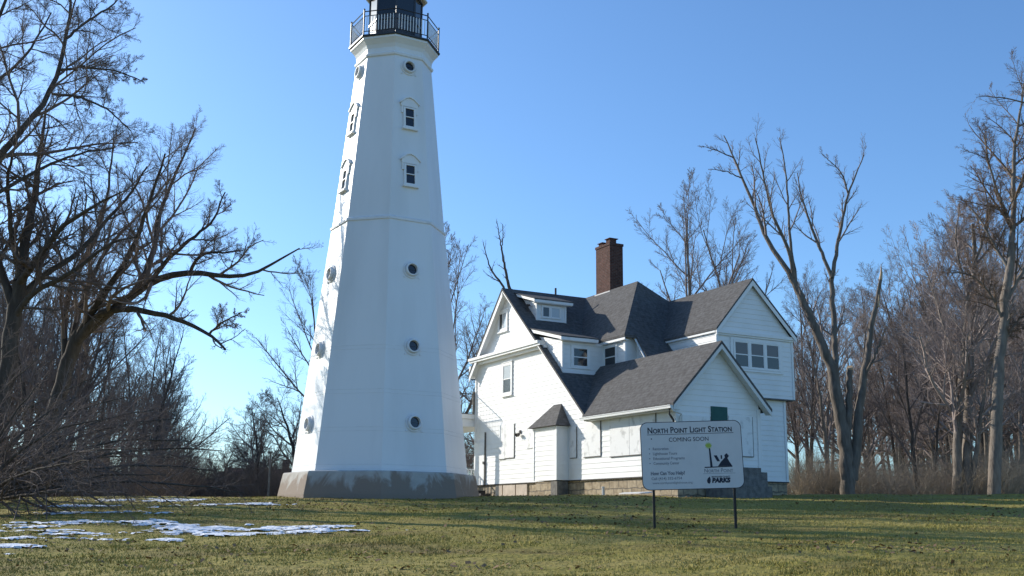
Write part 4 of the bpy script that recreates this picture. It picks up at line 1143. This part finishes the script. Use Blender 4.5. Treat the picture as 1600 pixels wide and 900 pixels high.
# trees rising behind the house and tower
px_tree(3, 1085, 262, 68, .4, 'pale bare tree with fan shaped crown rising behind the brick chimney')
px_tree(1, 1172, 300, 70, 2.2, 'slender bare tree rising behind the right hand roof gable')
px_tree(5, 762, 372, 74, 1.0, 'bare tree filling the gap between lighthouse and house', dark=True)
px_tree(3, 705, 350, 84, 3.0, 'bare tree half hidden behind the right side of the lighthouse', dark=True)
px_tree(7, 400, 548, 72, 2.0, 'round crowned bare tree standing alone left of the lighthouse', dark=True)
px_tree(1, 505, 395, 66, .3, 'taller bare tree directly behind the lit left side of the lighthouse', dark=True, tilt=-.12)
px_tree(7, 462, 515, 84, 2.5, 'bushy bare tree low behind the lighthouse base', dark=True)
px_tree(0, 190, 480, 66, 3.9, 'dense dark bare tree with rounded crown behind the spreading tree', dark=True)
guided('leaning_snag', 'thin dead tree with two stems poking up over the left end of the house roof', [
    (G(64, [(812, 780), (806, 600), (802, 500), (798, 452)]), .22, .14, 0),
    (G(64, [(798, 460), (790, 425), (786, 400), (784, 390)]), .12, .06, 1), (G(64, [(784, 392), (780, 368), (776, 345)]), .05, .02, 1), (G(64, [(784, 392), (786, 368), (785, 350)]), .04, .02, 1),
    (G(64, [(796, 470), (784, 442), (768, 425), (760, 400), (755, 378)]), .10, .02, 1)], None, [(6, .3, 34, .3, 5, .05, .1, 3), (5, .5, 36, .2, 4, .05, .12, 3)], 45, mats=('bark_dark', 'twig_dark'), fine=.006)

# the wood on the right
rgw = np.random.default_rng(55); n_ = 0
GR = 'bare trees of the wood behind the lawn on the right'
LR = 'bare trunk among the many in the wood behind the right hand lawn'
for i in range(80):
    Yv_ = 58 + 90 * (i / 80) ** 1.1; px = rgw.uniform(1215, 1660) if i % 4 else rgw.uniform(1380, 1680)
    top = {0: 470, 1: 420}.get(i % 2) + rgw.uniform(-40, 90) + (0 if px > 1260 else 60)
    if px > 1450: top -= 75
    if px < 1330: top -= 25
    k = int(rgw.choice([1, 2, 3, 4, 6, 9, 8]))
    px_tree(k, px, top, Yv_, rgw.uniform(0, 6.28), LR, GR, dark=(i % 5 in (0, 2, 3)), tilt=rgw.normal(0, .06))
# the wood on the left
GL = 'bare trees of the dark wood behind the snowy lawn on the left'
LL = 'dark bare trunk among the many in the wood behind the snowy lawn'
for i in range(38):
    Yv_ = 76 + 50 * (i / 38) ** 1.1; px = rgw.uniform(-60, 265)
    top = 350 + max(0, px - 60) * .85 + rgw.uniform(-30, 90)
    k = int(rgw.choice([0, 1, 2, 3, 4, 5, 6]))
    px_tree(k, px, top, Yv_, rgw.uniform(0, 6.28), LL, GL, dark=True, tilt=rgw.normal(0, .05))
GM = 'far bare trees low on the horizon behind the lighthouse'
for i in range(34):
    Yv_ = (92 + 20 * rgw.random()) if i < 10 else 100 + 60 * rgw.random(); px = rgw.uniform(250, 800) if i > 9 else rgw.uniform(260, 470); top = 660 + rgw.uniform(-35, 40)
    px_tree(int(rgw.choice([7, 7, 3])), px, top, Yv_, rgw.uniform(0, 6.28), 'small far bare tree on the horizon behind the lighthouse', GM, dark=True)


# ------------------------------------------------------------------ undergrowth (uncountable)
def brush(name, label, regions, mt, n, hmin, hmax, seed):
    rg = np.random.default_rng(seed); Ps, Rs = [], []
    xs, ys = [], []
    for (px0, px1, Y0, Y1, wgt) in regions:
        m_ = int(n * wgt); Yv = rg.uniform(Y0, Y1, m_); px = rg.uniform(px0, px1, m_)
        xs.append((px - 800) / FPX * Yv / .99); ys.append(Yv)
    x = np.concatenate(xs); y = np.concatenate(ys)
    cl = vnoise(x, y, 3.0, seed) * .7 + vnoise(x, y, .8, seed + 1) * .3
    keep = cl > rg.uniform(.28, .72, len(x)); x, y, cl = x[keep], y[keep], cl[keep]
    h = rg.uniform(hmin, hmax, len(x)) * (.15 + 1.4 * cl)
    npt = 5; P = np.empty((len(x), npt, 3)); d = rg.normal(0, .42, (len(x), 3)); d[:, 2] = 1; P[:, 0] = np.stack([x, y, gz_arr(x, y) - .05], -1)
    for j in range(1, npt):
        d = d + rg.normal(0, .22, d.shape); d[:, 2] += -.04; dn = d / np.linalg.norm(d, axis=1, keepdims=True); P[:, j] = P[:, j - 1] + dn * (h / (npt - 1))[:, None]
    R = np.linspace(1, .35, npt)[None] * rg.uniform(.005, .013, (len(x), 1))
    V1, Q1 = tubes(P, R, 3)
    P2, R2 = grow(P, R, 4, .5, 40, .3, 3, .03, .15, rg, rmin=.0045)
    V2, Q2 = tubes(P2, R2, 3)
    tag(link(name, raw_mesh(name, np.concatenate([V1, V2]), np.concatenate([Q1, Q2 + len(V1)]), [mt])), label, 'undergrowth', kind='stuff')


brush('undergrowth', 'tan leafless undergrowth along the edge of the right hand wood', [(1235, 1640, 53, 66, .40), (1235, 1680, 66, 95, .35), (1230, 1700, 90, 130, .25)], 'brush', 34000, .5, 2.9, 61)
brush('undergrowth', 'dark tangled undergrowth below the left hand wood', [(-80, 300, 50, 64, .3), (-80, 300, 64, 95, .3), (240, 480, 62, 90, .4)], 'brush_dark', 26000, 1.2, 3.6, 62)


# ------------------------------------------------------------------ far houses and pole on the left
def far_house(px, Y, W, D, Hw, Hr, rz, label, roofm, wallm):
    p = at(px, 780, Y); r = empty('far_house', (p.x, Y, gz(p.x, Y)), rz, label, 'house')
    b = MB(); b.box((-W / 2, -D / 2, -.3), (W / 2, D / 2, Hw)); b.prism([(-W / 2, -D / 2, Hw + .001), (-W / 2, D / 2, Hw + .001), (-W / 2, 0, Hw + Hr)], (W, 0, 0)); wl = b.build('wall', wallm, r)
    b = MB(); s_ = Hr / (D / 2)
    for q in (-1, 1): b.prism([(-W / 2 - .4, 0, Hw + Hr + .15), (W / 2 + .4, 0, Hw + Hr + .15), (W / 2 + .4, q * (D / 2 + .5), Hw - .5 * s_ + .15), (-W / 2 - .4, q * (D / 2 + .5), Hw - .5 * s_ + .15)], (0, 0, -.12))
    b.build('roof', roofm, r)
    for i in range(4):
        x = -W / 2 + W * (i + .5) / 4
        b = MB(); b.box((x - .55, -D / 2 - .06, 1.0), (x + .55, -D / 2 - .003, 2.3)); o = b.build('window', 'far_white', r)
        b = MB(); b.box((x - .45, -D / 2 - .09, 1.1), (x + .45, -D / 2 - .062, 2.2)); b.build('pane', 'glass', o)
    b = MB(); b.box((W * .2, -.5, Hw + Hr - .6), (W * .2 + .7, .3, Hw + Hr + 1.1)); b.build('chimney', 'chimney_brick', r)


far_house(415, 118, 8, 10, 2.5, 1.8, .35, 'low far brown house with reddish roof left of the lighthouse base', 'red_roof', 'far_wall')
far_house(318, 150, 12, 9, 2.8, 1.5, -.3, 'far grey roofed house seen through the branches further left', 'roof_shingle', 'far_wall')
p = at(419, 776, 60); b = MB(); b.tube([(0, 0, -.3), (0, 0, 1.0), (0, 0, 2.6)], [.06, .05, .045], 10); b.box((-.12, -.06, 2.6), (.12, .06, 2.72))
tag(b.build('metal_post', 'wood_grey', None, (p.x, 60, gz(p.x, 60))), 'thin grey metal post left of the lighthouse base', 'post')
